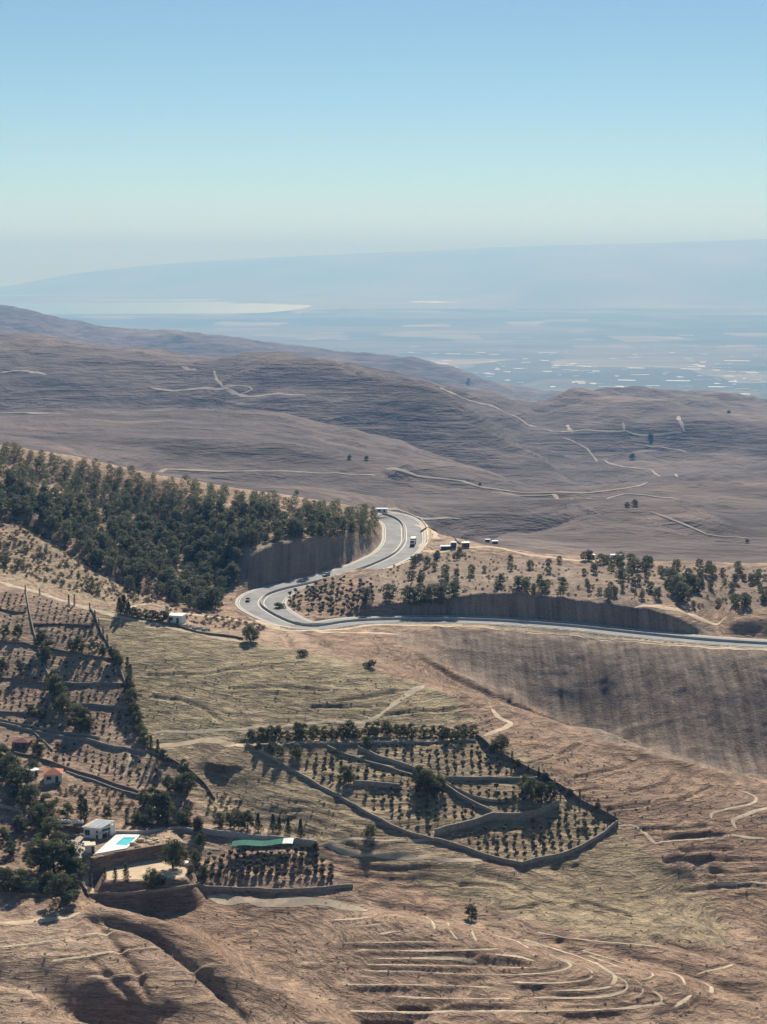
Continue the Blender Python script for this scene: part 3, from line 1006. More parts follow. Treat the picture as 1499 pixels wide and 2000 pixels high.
def build_highway():
    n = len(ROAD)
    h = RH
    a, b = offset_strip(-h, h, 0, 0, 0, n)
    road = link('highway', strip_mesh('highway', [a, b]), M['asphalt'], kind='structure', label='grey dual carriageway bending round the hill and running level to one side', cat='road')
    for s in (-1, 1):
        a, b = offset_strip(s * (h + 0.0), s * (h + 1.1), 0.03, 0.10, 0, n)
        link('concrete_gutter', strip_mesh('concrete_gutter', [a, b] if s > 0 else [b, a]), M['concrete'], road, kind='structure')
        a, b = offset_strip(s * (h - 0.75), s * (h - 0.50), 0.006, 0.006, 0, n)
        link('edge_line', strip_mesh('edge_line', [a, b]), M['line'], road, kind='structure')
        a, b = offset_strip(s * 1.15, s * 1.45, 0.006, 0.006, 0, n)
        link('edge_line', strip_mesh('edge_line', [a, b]), M['line'], road, kind='structure')
    c = []
    for o, z in ((-0.42, 0.004), (-0.30, 0.35), (-0.14, 0.95), (0.14, 0.95), (0.30, 0.35), (0.42, 0.004)):
        c.append(offset_strip(o, o, z, z, 2, n - 2)[0])
    link('median_barrier', strip_mesh('median_barrier', c), M['barrier'], label='long concrete median barrier dividing the highway carriageways', cat='barrier')
    # guard rails on the downhill side
    for i0, i1, s, lab in ((int(n * .04), int(n * .40), 1, 'steel guard rail along the climbing leg of the highway'), (int(n * .53), n - 2, -1, 'steel guard rail along the level leg of the highway above the embankment')):
        c = []
        for o, z in ((0.0, 0.45), (0.05, 0.60), (0.0, 0.78), (-0.05, 0.78), (-0.02, 0.6), (-0.05, 0.45)):
            hh = h[i0:i1] + 2.0
            c.append(offset_strip(s * (hh + o), s * (hh + o), z, z, i0, i1)[0])
        g = link('guard_rail', strip_mesh('guard_rail', c), M['steel'], label=lab, cat='guard rail')
        mb = MB()
        for p in c[0][::2]:
            mb.box((p[0], p[1], p[2] - 0.9), (0.14, 0.14, 1.2))
        part('rail_post', mb, M['steel'], g, kind='stuff')
    # sandy verge on the camera side of the level leg and round the bend
    for i0, i1, o0, o1 in ((int(n * .50), n - 2, -9.0, -12.6), (int(n * .02), int(n * .40), 12.4, 15.0)):
        P = offset_strip((o0 + o1) / 2, 0, 0, 0, i0, i1)[0]
        ribbon('verge', P, abs(o1 - o0), M['sand'], 0.12, 0.3, label='pale sandy verge beside the highway', cross=4, seed=4, step=2.0, cat='verge')


build_highway()

# ------------------------------------------------------------------ tracks
TRACKS = [
    ('dusty farm track across the grassy hill', [(295, 1434), (400, 1428), (450, 1426), (533, 1420), (610, 1413), (683, 1412), (723, 1408), (750, 1390), (783, 1367), (805, 1352), (830, 1340)], 1.6, 'path'),
    ('bright wide dirt road at the orchard corner', [(298, 1461), (340, 1455), (385, 1448), (430, 1449), (490, 1456), (560, 1451), (700, 1449), (830, 1447), (925, 1444)], 2.6, 'sand'),
    ('short pale track bending behind the plantation', Z8((150, 110), (180, 150), (240, 180), (200, 212), (110, 242)), 2.2, 'sand'),
    ('pale track along the crest above the orchard', [(-60, 1118), (0, 1137), (90, 1162), (180, 1190), (240, 1206), (340, 1227), (420, 1243), (480, 1255)], 2.4, 'path'),
    ('sandy track on the brow below the highway', [(345, 1195), (400, 1203), (450, 1209), (517, 1217), (590, 1230), (667, 1235), (733, 1237), (780, 1240)], 2.6, 'sand'),
    ('pale path below the highway bend', [(250, 1190), (300, 1180), (345, 1195)], 1.5, 'path'),
    ('thin pale path folding across the reddish slope', Z8((1225, 650), (1222, 632), (1300, 602), (1440, 567), (1446, 545), (1350, 507)), 0.9, 'path'),
    ('pale path dropping over the reddish slope edge', Z8((1540, 585), (1499, 597), (1400, 627), (1335, 668), (1352, 702)), 1.3, 'path'),
    ('pale path under the plantation corner', Z8((750, 690), (830, 680), (900, 720), (955, 770), (1100, 752), (1280, 737), (1380, 738), (1499, 752)), 1.1, 'path'),
    ('faint path over the lower grey slope', Z8((1240, 972), (1350, 970), (1540, 970)), 0.8, 'path'),
    ('bright dusty bank below the villa garden', ZL((0, 218), (120, 217), (230, 202), (340, 176)), 2.2, 'sand'),
    ('pale drive leading up to the villa', [(178, 1752), (170, 1725), (172, 1700), (160, 1676), (150, 1650)], 2.6, 'sand'),
    ('dusty strip beneath the garden boundary wall', [(405, 1752), (480, 1757), (560, 1762), (650, 1766), (720, 1778)], 3.0, 'path'),
    ('faint path under the round bush', [(620, 1652), (680, 1640), (760, 1642), (860, 1640)], 1.0, 'path'),
    ('pale streak along the dry slope', [(640, 1650), (720, 1668), (800, 1676), (880, 1680), (950, 1678)], 1.6, 'path'),
    ('pale garden path beside the gnarled trees', [(340, 1632), (375, 1648), (400, 1655), (430, 1660)], 1.0, 'path'),
    ('narrow orchard path curving downhill', [(248, 1465), (255, 1480), (250, 1500), (238, 1518)], 0.8, 'path'),
    ('sandy ridge track beside the roadside huts', [(825, 1075), (860, 1078), (905, 1070), (960, 1068), (1010, 1078), (1060, 1087), (1140, 1094), (1220, 1095)], 3.0, 'sand'),
    ('sandy yard beside the top of the highway', [(815, 1025), (835, 1035), (850, 1050), (830, 1062), (815, 1068)], 6.0, 'sand'),
    ('sandy slope at the side valley', [(1240, 1187), (1300, 1188), (1350, 1200), (1385, 1215), (1420, 1205)], 4.0, 'sand'),
]
for i, (lab, pts, w, m) in enumerate(TRACKS):
    ribbon('dirt_track', flat_pts(pts), w, M[m], 0.10, 0.35, lab, seed=i + 3, cross=4, cat='track')
for i, P in enumerate(TERRACE_P):
    ribbon('terrace_path', P, 0.40 + 0.25 * ((i * 7) % 3) / 2, M['terrace'], 0.07, 0.9, 'pale dusty terrace edge curving along the foreground slope', seed=i + 40, step=0.8, cat='terrace')
FAR_TRACKS = [
    (Z1((835, 325), (860, 378), (900, 386), (975, 392), (985, 402), (940, 420), (880, 424)), 4, 2600), (Z1((430, 712), (640, 716), (840, 722), (1150, 722), (1300, 728), (1499, 742)), 5, 1200),
    (Z1((710, 312), (735, 325), (770, 328)), 9, 2600), (Z2((620, 795), (735, 806), (930, 806), (1165, 811)), 6, 1500), (Z2((718, 780), (722, 795), (738, 812)), 6, 1500),
    (Z2((933, 770), (938, 803)), 6, 1500), (Z2((1150, 745), (1162, 775), (1172, 808)), 7, 1500), (Z2((0, 955), (100, 968), (240, 992), (400, 1028), (600, 1045), (800, 1046), (930, 1030), (1030, 1005)), 4.5, 1000),
    (Z2((215, 635), (290, 665), (400, 700), (520, 750), (600, 790)), 8, 2600), (Z2((700, 830), (800, 880), (900, 935), (1050, 960), (1150, 985)), 4, 1100), (Z2((960, 850), (1100, 870), (1350, 900)), 4, 1100),
    ([(700, 1000), (870, 1012), (900, 1014)], 3, 1000), ([(960, 962), (1080, 966), (1150, 975), (1230, 965), (1330, 975)], 3.5, 1000), ([(1270, 1000), (1330, 1022), (1400, 1048), (1499, 1052)], 3, 1000),
    (Z1((0, 492), (120, 494), (250, 497)), 8, 1300), (Z1((590, 395), (760, 400), (990, 430), (1200, 425)), 8, 2600), (Z1((0, 335), (100, 330), (180, 345)), 9, 2600),
]
for i, (pts, w, ym) in enumerate(FAR_TRACKS):
    ribbon('far_track', flat_pts(pts, ym), w, M['farpath'], 0.8, 0.4, 'pale dirt track crossing the bare middle hills', seed=i + 80, step=12, cat='track')


# ------------------------------------------------------------------ walls
def wall(pix, h, thick, m, label, group=None, ymin=322.0, top_var=0.12, name='stone_wall', sink=0.5, level=None):
    P = resample(flat_pts(pix, ymin), 1.0)
    n = len(P)
    T = np.gradient(P[:, :2], axis=0)
    T /= np.linalg.norm(T, axis=1)[:, None] + 1e-9
    N = np.stack([-T[:, 1], T[:, 0]], 1)
    g = height(P[:, 0], P[:, 1])
    gs = g.copy()
    for _ in range(4):
        gs[1:-1] = (gs[:-2] + gs[1:-1] * 2 + gs[2:]) / 4
    k = np.arange(n)
    top = gs + h + top_var * fbm(k * 1.0, k * 0.0 + len(pix), 4.0, 3, n)
    ends = []
    for o, z in ((-thick / 2, g - sink), (-thick / 2 * 0.85, top), (thick / 2 * 0.85, top), (thick / 2, g - sink)):
        ends.append(np.c_[P[:, :2] + N * o, z])
    A = np.array(ends)
    me = grid_mesh(name, A[:, :, 0], A[:, :, 1], A[:, :, 2], False)
    bm = bmesh.new(); bm.from_mesh(me)
    bm.verts.ensure_lookup_table()
    for e in (0, n - 1):
        bm.faces.new([bm.verts[r * n + e] for r in range(4)])
    bmesh.ops.recalc_face_normals(bm, faces=bm.faces)
    bm.to_mesh(me); bm.free()
    return link(name, me, m, kind='thing', label=label, cat='wall', group=group)


WALLS = [
    # walled plantation in the middle
    ([(482, 1456), (560, 1500), (640, 1546), (720, 1591), (790, 1626), (850, 1643)], 1.3, 0.6, 'stone', 'long stone wall down the grassy side of the walled plantation'),
    ([(850, 1643), (930, 1668), (1020, 1690)], 1.6, 0.6, 'stone', 'stone wall along the foot of the lowest plantation terrace'),
    ([(1020, 1690), (1100, 1672), (1160, 1643), (1207, 1608)], 1.6, 0.6, 'stone', 'stone wall closing the plantation toward the rubble slope'),
    ([(690, 1534), (740, 1537), (782, 1541)], 2.3, 0.6, 'stone', 'short tall retaining wall between the upper plantation plots'),
    ([(640, 1459), (720, 1490), (810, 1517)], 1.0, 0.5, 'stone', 'thin wall beside the track inside the plantation'),
    ([(700, 1464), (780, 1494), (840, 1518), (900, 1558), (960, 1588)], 1.7, 0.6, 'stone', 'diagonal retaining wall through the centre of the plantation'),
    ([(850, 1631), (905, 1616), (962, 1598)], 2.6, 0.7, 'stone', 'broad retaining wall above the lowest plantation plot'),
    ([(962, 1598), (1010, 1600), (1050, 1592), (1092, 1574)], 2.8, 0.7, 'stone', 'curved tall retaining wall in the lower plantation'),
    ([(870, 1522), (960, 1522), (1050, 1523)], 1.5, 0.6, 'stone', 'straight level wall under the pale upper plot'),
    ([(870, 1530), (910, 1552), (960, 1566), (1010, 1560)], 1.2, 0.5, 'stone', 'low inner wall curving below the level plantation wall'),
    ([(560, 1455), (700, 1453), (830, 1451), (930, 1448)], 0.8, 0.5, 'stone', 'low wall along the top of the plantation'),
    ([(930, 1442), (980, 1478), (1030, 1505), (1070, 1524)], 2.4, 0.6, 'darkstone', 'dark wall down the upper far side of the plantation'),
    ([(1070, 1524), (1120, 1555), (1170, 1585), (1207, 1606)], 1.8, 0.6, 'darkstone', 'dark wall down the lower far side of the plantation'),
    # terraced orchard on the hillside
    ([(178, 1190), (198, 1235), (217, 1270), (245, 1335), (262, 1400), (285, 1460)], 1.2, 0.5, 'stone', 'long wall with trees down the edge of the terraced orchard'),
    ([(50, 1152), (58, 1195), (66, 1232), (83, 1290), (105, 1345)], 1.0, 0.5, 'stone', 'wall dividing the terraced orchard downhill'),
    ([(-60, 1182), (0, 1190), (50, 1197)], 1.0, 0.5, 'darkstone', 'orchard terrace wall just below the crest track'),
    ([(66, 1220), (120, 1221), (182, 1224)], 0.9, 0.5, 'darkstone', 'highest short terrace wall of the inner orchard'),
    ([(-60, 1244), (0, 1254), (70, 1265), (150, 1278), (238, 1292)], 1.1, 0.5, 'darkstone', 'longest sloping terrace wall through the orchard'),
    ([(-60, 1320), (0, 1327), (100, 1338)], 1.1, 0.5, 'darkstone', 'orchard terrace wall ending at the dividing wall foot'),
    ([(122, 1335), (180, 1336), (242, 1338)], 1.1, 0.5, 'stone', 'level terrace wall beside the tall orchard trees'),
    ([(-60, 1392), (0, 1392), (92, 1392)], 1.1, 0.5, 'darkstone', 'lowest level terrace wall on the outer orchard side'),
    ([(140, 1379), (200, 1381), (252, 1385)], 1.5, 0.5, 'stone', 'level terrace wall lowest on the inner orchard side'),
    ([(-60, 1393), (0, 1406), (70, 1421), (150, 1434), (195, 1442)], 1.0, 0.5, 'stone', 'upper of two walls flanking the orchard lane'),
    ([(-60, 1400), (0, 1414), (70, 1430), (150, 1444), (230, 1462), (288, 1470)], 1.2, 0.5, 'stone', 'lower of two walls flanking the orchard lane'),
    ([(10, 1464), (60, 1478), (110, 1494), (200, 1524), (270, 1548)], 1.2, 0.5, 'darkstone', 'wall above the red roofed house'),
    ([(130, 1508), (200, 1532), (265, 1552), (345, 1560)], 0.8, 0.5, 'stone', 'low broken wall below the orchard rows'),
    ([(288, 1462), (350, 1494), (400, 1532), (420, 1562)], 1.2, 0.5, 'darkstone', 'dark wall running down from the orchard corner'),
    ([(65, 1430), (85, 1448), (103, 1466)], 0.7, 0.4, 'stone', 'short wall beside the dark red roof'),
    # around the villa
    ([(175, 1749), (230, 1747), (290, 1742), (345, 1736), (372, 1731), (388, 1730)], 0.9, 0.5, 'stone', 'garden boundary wall below the lower lawn'),
    ([(388, 1730), (405, 1738), (480, 1740), (560, 1742), (625, 1739), (690, 1733)], 1.5, 0.5, 'stone', 'long boundary wall below the dense garden orchard'),
    ([(153, 1712), (163, 1732), (174, 1752)], 1.3, 0.6, 'darkstone', 'short dark wall beside the villa drive'),
    ([(-60, 1745), (0, 1746), (60, 1750), (105, 1752)], 1.0, 0.5, 'darkstone', 'dark low wall under the large trees'),
    ([(-60, 1578), (0, 1578), (45, 1588)], 1.4, 0.5, 'stone', 'stone wall ending among the large trees'),
    ([(226, 1629), (290, 1627), (345, 1620), (385, 1626)], 1.3, 0.4, 'greywall', 'grey block wall behind the swimming pool'),
    ([(385, 1626), (440, 1634), (520, 1643), (578, 1649)], 2.5, 0.4, 'greywall', 'tall grey block wall behind the green shade net'),
    ([(579, 1649), (600, 1652), (619, 1655)], 2.9, 0.45, 'greywall', 'tall end piece of the grey block wall'),
    ([(108, 1621), (135, 1622), (166, 1624)], 2.4, 0.6, 'darkstone', 'dark brown wall behind the villa with pale blocks on top'),
    ([(118, 1633), (140, 1634), (165, 1633)], 0.9, 0.4, 'greywall', 'low grey wall beside the villa forecourt'),
    ([(245, 1609), (300, 1612), (345, 1612), (378, 1610)], 0.9, 0.4, 'darkstone', 'dark low wall above the pool wall'),
    # by the highway
    ([(578, 1219), (600, 1222), (638, 1221)], 1.6, 0.5, 'darkstone', 'dark low wall inside the highway hairpin'),
    ([(230, 1201), (300, 1214), (345, 1222), (400, 1238), (475, 1249)], 0.9, 0.4, 'darkstone', 'dark low wall under the hedge on the crest'),
    ([(822, 1040), (850, 1037), (870, 1042), (890, 1055), (900, 1064)], 1.5, 0.4, 'darkstone', 'dark earth wall round the roadside yard'),
]
for a in WALLS:
    wall(a[0], a[1] * (0.6 if min(p_[0] for p_ in a[0]) < 200 and max(p_[1] for p_ in a[0]) < 1566 else 0.66), a[2] * 0.75, M[a[3]], a[4], 'dry stone walls on the hillside')

# ------------------------------------------------------------------ trees
def foliage(name, dark, light, scale=0.9):
    m, nt, bs = mat(name)
    k = NT(nt)
    oi = k.node('ShaderNodeObjectInfo')
    n = k.noise(k.pos(), scale, 3)
    f = k.math('ADD', k.math('MULTIPLY', n, 0.75), k.math('MULTIPLY', oi.outputs['Random'], 0.35))
    c = k.ramp(f, [(0.3, dark), (0.75, light)])
    k.link(c, bs.inputs['Base Color'])
    bs.inputs['Roughness'].default_value = 0.7
    bs.inputs['Specular IOR Level'].default_value = 0.2
    tr = k.node('ShaderNodeBsdfTranslucent')
    k.link(c, tr.inputs['Color'])
    mx = k.node('ShaderNodeMixShader')
    mx.inputs[0].default_value = 0.45
    out = [q for q in nt.nodes if q.type == 'OUTPUT_MATERIAL'][0]
    k.link(bs.outputs[0], mx.inputs[1]); k.link(tr.outputs[0], mx.inputs[2])
    k.link(mx.outputs[0], out.inputs['Surface'])
    return m


M['pine'] = foliage('pine_needles', (0.066, 0.082, 0.048), (0.165, 0.175, 0.100))
M['broad'] = foliage('broad_leaves', (0.056, 0.072, 0.036), (0.150, 0.160, 0.080))
M['cypress'] = foliage('cypress_leaves', (0.034, 0.050, 0.028), (0.090, 0.105, 0.054))
M['olive'] = foliage('olive_leaves', (0.060, 0.066, 0.044), (0.145, 0.145, 0.096))
M['scrub'] = foliage('scrub_leaves', (0.060, 0.062, 0.036), (0.135, 0.125, 0.075))
M['bark'] = simple('bark', (0.10, 0.075, 0.055), 0.95, 0.3, 2.0)


def leaf_mesh(name, centres, radii, n_each, size, rng, squash=0.75, up=0.35):
    """many small leaf-sized quads spread through clumps"""
    C = np.repeat(np.asarray(centres, float), n_each, 0)
    Rr = np.repeat(np.asarray(radii, float), n_each)
    n = len(C)
    d = rng.normal(size=(n, 3))
    d /= np.linalg.norm(d, axis=1)[:, None]
    r = Rr * (0.45 + 0.6 * rng.random(n)) ** 0.8
    P = C + d * r[:, None] * np.array([1, 1, squash])
    nrm = d + rng.normal(size=(n, 3)) * 0.7 + np.array([0, 0, up])
    nrm /= np.linalg.norm(nrm, axis=1)[:, None]
    t = np.cross(nrm, rng.normal(size=(n, 3)))
    t /= np.linalg.norm(t, axis=1)[:, None] + 1e-9
    b = np.cross(nrm, t)
    s = size * (0.6 + 0.8 * rng.random(n))[:, None]
    V = np.stack([P - t * s - b * s * 0.45, P + t * s * 0.2 - b * s * 0.6, P + t * s + b * s * 0.4, P - t * s * 0.3 + b * s * 0.6], 1).reshape(-1, 3)
    return V


def quads_to_mesh(name, V):
    me = bpy.data.meshes.new(name)
    n = len(V)
    me.vertices.add(n); me.vertices.foreach_set('co', V.astype(np.float32).ravel())
    me.loops.add(n); me.loops.foreach_set('vertex_index', np.arange(n, dtype=np.int32))
    me.polygons.add(n // 4); me.polygons.foreach_set('loop_start', np.arange(0, n, 4, dtype=np.int32))
    me.update(calc_edges=True)
    return me


def crown_points(kind, rng):
    """clump centres and radii of a crown for a tree 1 m high"""
    c, r = [], []
    if kind == 'pine':
        lean = rng.normal(size=2) * 0.03
        for i in range(24):
            t = 0.14 + 0.80 * i / 23
            w = 0.31 * (1 - ((t - 0.42) / 0.56) ** 2) ** 0.5 if abs(t - 0.42) < 0.56 else 0.05
            a = i * 2.4 + rng.random() * 0.9
            rad = w * (0.35 + 0.6 * rng.random())
            c.append((math.cos(a) * rad + lean[0] * t, math.sin(a) * rad + lean[1] * t, t + rng.normal() * 0.02))
            r.append(0.10 + 0.065 * rng.random())
    elif kind == 'broad':
        for i in range(40):
            t = 0.13 + 0.80 * rng.random()
            w = 0.32 * math.sin(math.pi * min(1, (t - 0.02) / 0.98) ** 0.8) + 0.04
            a = i * 2.4 + rng.random()
            rad = w * (0.3 + 0.75 * rng.random())
            c.append((math.cos(a) * rad, math.sin(a) * rad, t))
            r.append(0.08 + 0.07 * rng.random())
    elif kind == 'cypress':
        for i in range(16):
            t = 0.08 + 0.88 * i / 15
            w = 0.10 * (1 - t) ** 0.6 * min(1, t / 0.15)
            a = i * 2.4
            c.append((math.cos(a) * w * 0.5, math.sin(a) * w * 0.5, t))
            r.append(0.045 + 0.085 * (1 - t) ** 0.7 * min(1, t / 0.14))
    elif kind == 'conifer':
        for i in range(20):
            t = 0.10 + 0.86 * i / 19
            w = 0.24 * (1 - t) * (0.75 + 0.4 * rng.random())
            a = i * 2.4
            c.append((math.cos(a) * w * 0.7, math.sin(a) * w * 0.7, t))
            r.append(0.05 + 0.11 * (1 - t))
    elif kind == 'olive':
        for i in range(9):
            a = i * 2.4
            rad = 0.26 * (i / 8) ** 0.5
            c.append((math.cos(a) * rad, math.sin(a) * rad, 0.62 + 0.18 * rng.normal() * 0.6))
            r.append(0.19 + 0.06 * rng.random())
    else:                                        # bush
        for i in range(10):
            a = i * 2.4
            rad = 0.42 * (i / 9) ** 0.5
            c.append((math.cos(a) * rad, math.sin(a) * rad, 0.42 + 0.14 * rng.normal()))
            r.append(0.26 + 0.08 * rng.random())
    return np.array(c), np.array(r)


def trunk_mesh(kind, rng, pts):
    mb = MB()
    h = {'pine': 0.72, 'broad': 0.6, 'cypress': 0.25, 'conifer': 0.5, 'olive': 0.5, 'bush': 0.3}[kind]
    w = {'pine': 0.026, 'broad': 0.032, 'cypress': 0.022, 'conifer': 0.022, 'olive': 0.05, 'bush': 0.03}[kind]
    bend = rng.normal(size=2) * 0.02
    a = Vector((0, 0, -0.06))
    for i in range(4):
        b = Vector((bend[0] * (i + 1), bend[1] * (i + 1), h * (i + 1) / 4))
        mb.tube(a, b, w * (1 - 0.2 * i), w * (1 - 0.2 * (i + 1)), 6)
        a = b
    if kind in ('pine', 'broad', 'olive'):
        for k in rng.permutation(len(pts))[:6]:
            p = Vector(pts[k])
            t = max(0.15, p.z - 0.16)
            s = Vector((bend[0] * 4 * t / h, bend[1] * 4 * t / h, min(t, h)))
            mb.tube(s, p, w * 0.45, w * 0.15, 4)
    return mb


PROTO = {}
SPEC = {  # kind: (variants, leaves per clump, leaf size for a 1 m tree, material)
    'pine': (5, 60, 0.030, 'pine'), 'broad': (4, 130, 0.019, 'broad'), 'cypress': (3, 60, 0.020, 'cypress'),
    'conifer': (3, 60, 0.026, 'cypress'), 'olive': (4, 30, 0.085, 'olive'), 'bush': (3, 40, 0.075, 'scrub')}
TREE_RNG = np.random.default_rng(5)
for kd, (nv, ne, sz, mm) in SPEC.items():
    PROTO[kd] = []
    for v in range(nv):
        c, r = crown_points(kd, TREE_RNG)
        V = leaf_mesh('crown', c, r, ne, sz, TREE_RNG)
        crown = quads_to_mesh('crown', V)
        crown.materials.append(M[mm])
        tm = trunk_mesh(kd, TREE_RNG, c).mesh('trunk')
        tm.materials.append(M['bark'])
        PROTO[kd].append((crown, tm, V))


def whole_mesh(kd, v):                           # crown and trunk as one mesh, for trees too small to show their parts
    key = (kd, v, 'one')
    if key not in PROTO:
        crown, tm, V = PROTO[kd][v]
        bm = bmesh.new()
        bm.from_mesh(crown)
        nf = len(bm.faces)
        bm.from_mesh(tm)
        bm.faces.ensure_lookup_table()
        for f in bm.faces[nf:]:
            f.material_index = 1
        me = bpy.data.meshes.new(kd + '_plant')
        bm.to_mesh(me); bm.free()
        me.materials.append(crown.materials[0]); me.materials.append(M['bark'])
        PROTO[key] = me
    return PROTO[key]


RND = random.Random(11)


def tree(kd, name, p, h, label, cat, group=None, wide=1.0, parts=True):
    v = RND.randrange(len(PROTO[kd]))
    rz = RND.random() * 6.28
    p = Vector((p[0], p[1], p[2] - 0.05))
    if not parts:
        o = bpy.data.objects.new(name, whole_mesh(kd, v))
        COL.objects.link(o)
        o.location, o.rotation_euler = p, (RND.gauss(0, .04), RND.gauss(0, .04), rz)
        o['label'], o['category'] = label, cat
        if group:
            o['group'] = group
    else:
        o = empty(name, p, label, cat, group, rz)
        for nm, me in (('trunk', PROTO[kd][v][1]), ('crown', PROTO[kd][v][0])):
            c = bpy.data.objects.new(nm, me)
            COL.objects.link(c)
            c.parent = o
    w = h * wide * (0.9 + 0.25 * RND.random())
    o.scale = (w, w, h)
    return o


def px_h(p, hp):                                 # metres for a height in photo pixels at a place
    return hp * p.y / F_PX * 1.04


def scatter(poly, n, mind, seed, ymin=322.0, dens=None):
    """n places inside a photo outline, at least mind metres apart on the ground"""
    rr = random.Random(seed)
    xs, ys = [a for a, b in poly], [b for a, b in poly]
    out, tries = [], 0
    W = np.empty((0, 2))
    while len(out) < n and tries < n * 30:
        tries += 1
        x, y = rr.uniform(min(xs), max(xs)), rr.uniform(min(ys), max(ys))
        if not in_poly(np.array([x]), np.array([y]), poly)[0]:
            continue
        if dens is not None and rr.random() > dens(x, y):
            continue
        p = hit(x, y, ymin)
        if len(W) and np.min(np.hypot(W[:, 0] - p.x, W[:, 1] - p.y)) < mind:
            continue
        W = np.vstack([W, [p.x, p.y]])
        out.append(p)
    return out


def stuff_plants(name, kd, places, h0, h1, label, cat, wide=1.0):
    Vs = []
    for p in places:
        V = PROTO[kd][RND.randrange(len(PROTO[kd]))][2]
        V = V.reshape(-1, 4, 3)
        keep = RND.sample(range(len(V)), int(len(V) * 0.55))
        V = V[keep].reshape(-1, 3)
        h = RND.uniform(h0, h1)
        a = RND.random() * 6.28
        c, s = math.cos(a), math.sin(a)
        Vs.append(np.c_[(V[:, 0] * c - V[:, 1] * s) * h * wide + p.x, (V[:, 0] * s + V[:, 1] * c) * h * wide + p.y, V[:, 2] * h + p.z - 0.05])
    me = quads_to_mesh(name, np.vstack(Vs))
    return link(name, me, PROTO[kd][0][0].materials[0], kind='stuff', label=label, cat=cat)


# pine wood on the hill above the highway bend
FOREST = [(-60, 872), (0, 884), (100, 898), (200, 920), (330, 948), (480, 974), (600, 992), (733, 1010), (740, 1042), (690, 1048), (560, 1055), (468, 1072),
          (462, 1125), (430, 1180), (400, 1195), (330, 1182), (200, 1112), (60, 1014), (-60, 1002)]
GAPS = [(95, 935, 16, 22), (290, 1072, 16, 28), (232, 985, 12, 14), (350, 965, 12, 16), (360, 1110, 26, 22), (300, 1150, 20, 14), (420, 1140, 24, 20), (200, 1010, 10, 22), (170, 930, 10, 12), (440, 1000, 14, 10)]


def forest_density(x, y):
    g = 1.0
    for gx, gy, rx, ry in GAPS:
        g *= 1 - 0.92 * math.exp(-((x - gx) / rx) ** 2 - ((y - gy) / ry) ** 2)
    return g


pl = scatter(FOREST, 500, 4.4, 3, 690, forest_density)
pl.sort(key=lambda p: p.y)
big_ones = pl[:300]
for p in big_ones:
    hh = RND.uniform(4.6, 8.6)
    X_, Y_ = to_pixel(p.x, p.y, p.z)
    t_ = (X_ - 0) / 740
    edge_top, edge_low = 884 + 126 * t_, (1014 + 0.72 * (X_ - 60) if X_ < 330 else 1182)
    size = 'tall' if hh > 7.2 else ('small' if hh < 5.8 else 'middling')
    if X_ > 455 and Y_ > edge_top + 30:
        zone = 'on the brink of the dark road cutting'
    elif Y_ < edge_top + 22:
        zone = 'on the top edge of the wood against the bare hills'
    elif Y_ > edge_low - 32:
        zone = 'on the lower edge of the wood next to the scrub'
    elif any(abs(X_ - a) < b + 16 and abs(Y_ - c) < d + 14 for a, c, b, d in GAPS):
        zone = 'beside a bare sandy gap inside the wood'
    else:
        zone = 'in the thick of the wood above the highway bend'
    tree('pine', 'pine_tree', p, hh, '%s dark green pine %s' % (size, zone), 'pine tree', 'pines of the wood above the highway bend', 1.3)
stuff_plants('pine_wood', 'pine', pl[300:] + scatter([(-300, 830), (-60, 872), (-60, 1000), (-300, 960)], 40, 5, 8, 690), 4.8, 7.8, 'far upper part of the pine wood along the hill crest', 'wood', 1.15)
# scrub below the wood
sc1 = scatter([(-60, 1010), (0, 1012), (60, 1022), (190, 1112), (320, 1186), (200, 1172), (60, 1130), (-60, 1105)], 520, 1.0, 4, 640)
sc1 += scatter([(330, 1120), (460, 1080), (470, 1150), (440, 1190), (360, 1190)], 70, 2.0, 14, 680)
sc1 += scatter([(270, 1190), (350, 1185), (480, 1215), (540, 1225), (470, 1240), (380, 1222)], 60, 2.0, 15, 600)
stuff_plants('hillside_scrub', 'bush', sc1, 0.9, 2.4, 'grey green scrub on the slope between the wood and the crest track', 'scrub', 0.9)
for i, (x, y, h) in enumerate(((178, 1152, 24), (255, 1155, 30), (400, 1185, 26), (420, 1188, 40), (10, 1105, 26), (40, 1110, 18), (365, 1170, 30), (340, 1165, 26))):
    p = hit(x, y, 660)
    tree('pine', 'pine_tree', p, px_h(p, h), 'lone dark pine standing in the scrub below the wood', 'pine tree', 'lone pines in the scrub', 1.3)
# slope inside the hairpin
SL = [(805, 1090), (900, 1082), (1060, 1098), (1250, 1103), (1499, 1112), (1499, 1176), (1420, 1192), (1300, 1180), (1200, 1172), (1000, 1158), (800, 1166)]


def slope_density(x, y):
    f = float(fbm(np.array([x / 1.0]), np.array([y * 2.0]), 90, 2, 5)[0])
    return 0.35 + 0.65 * (f > 0.0)


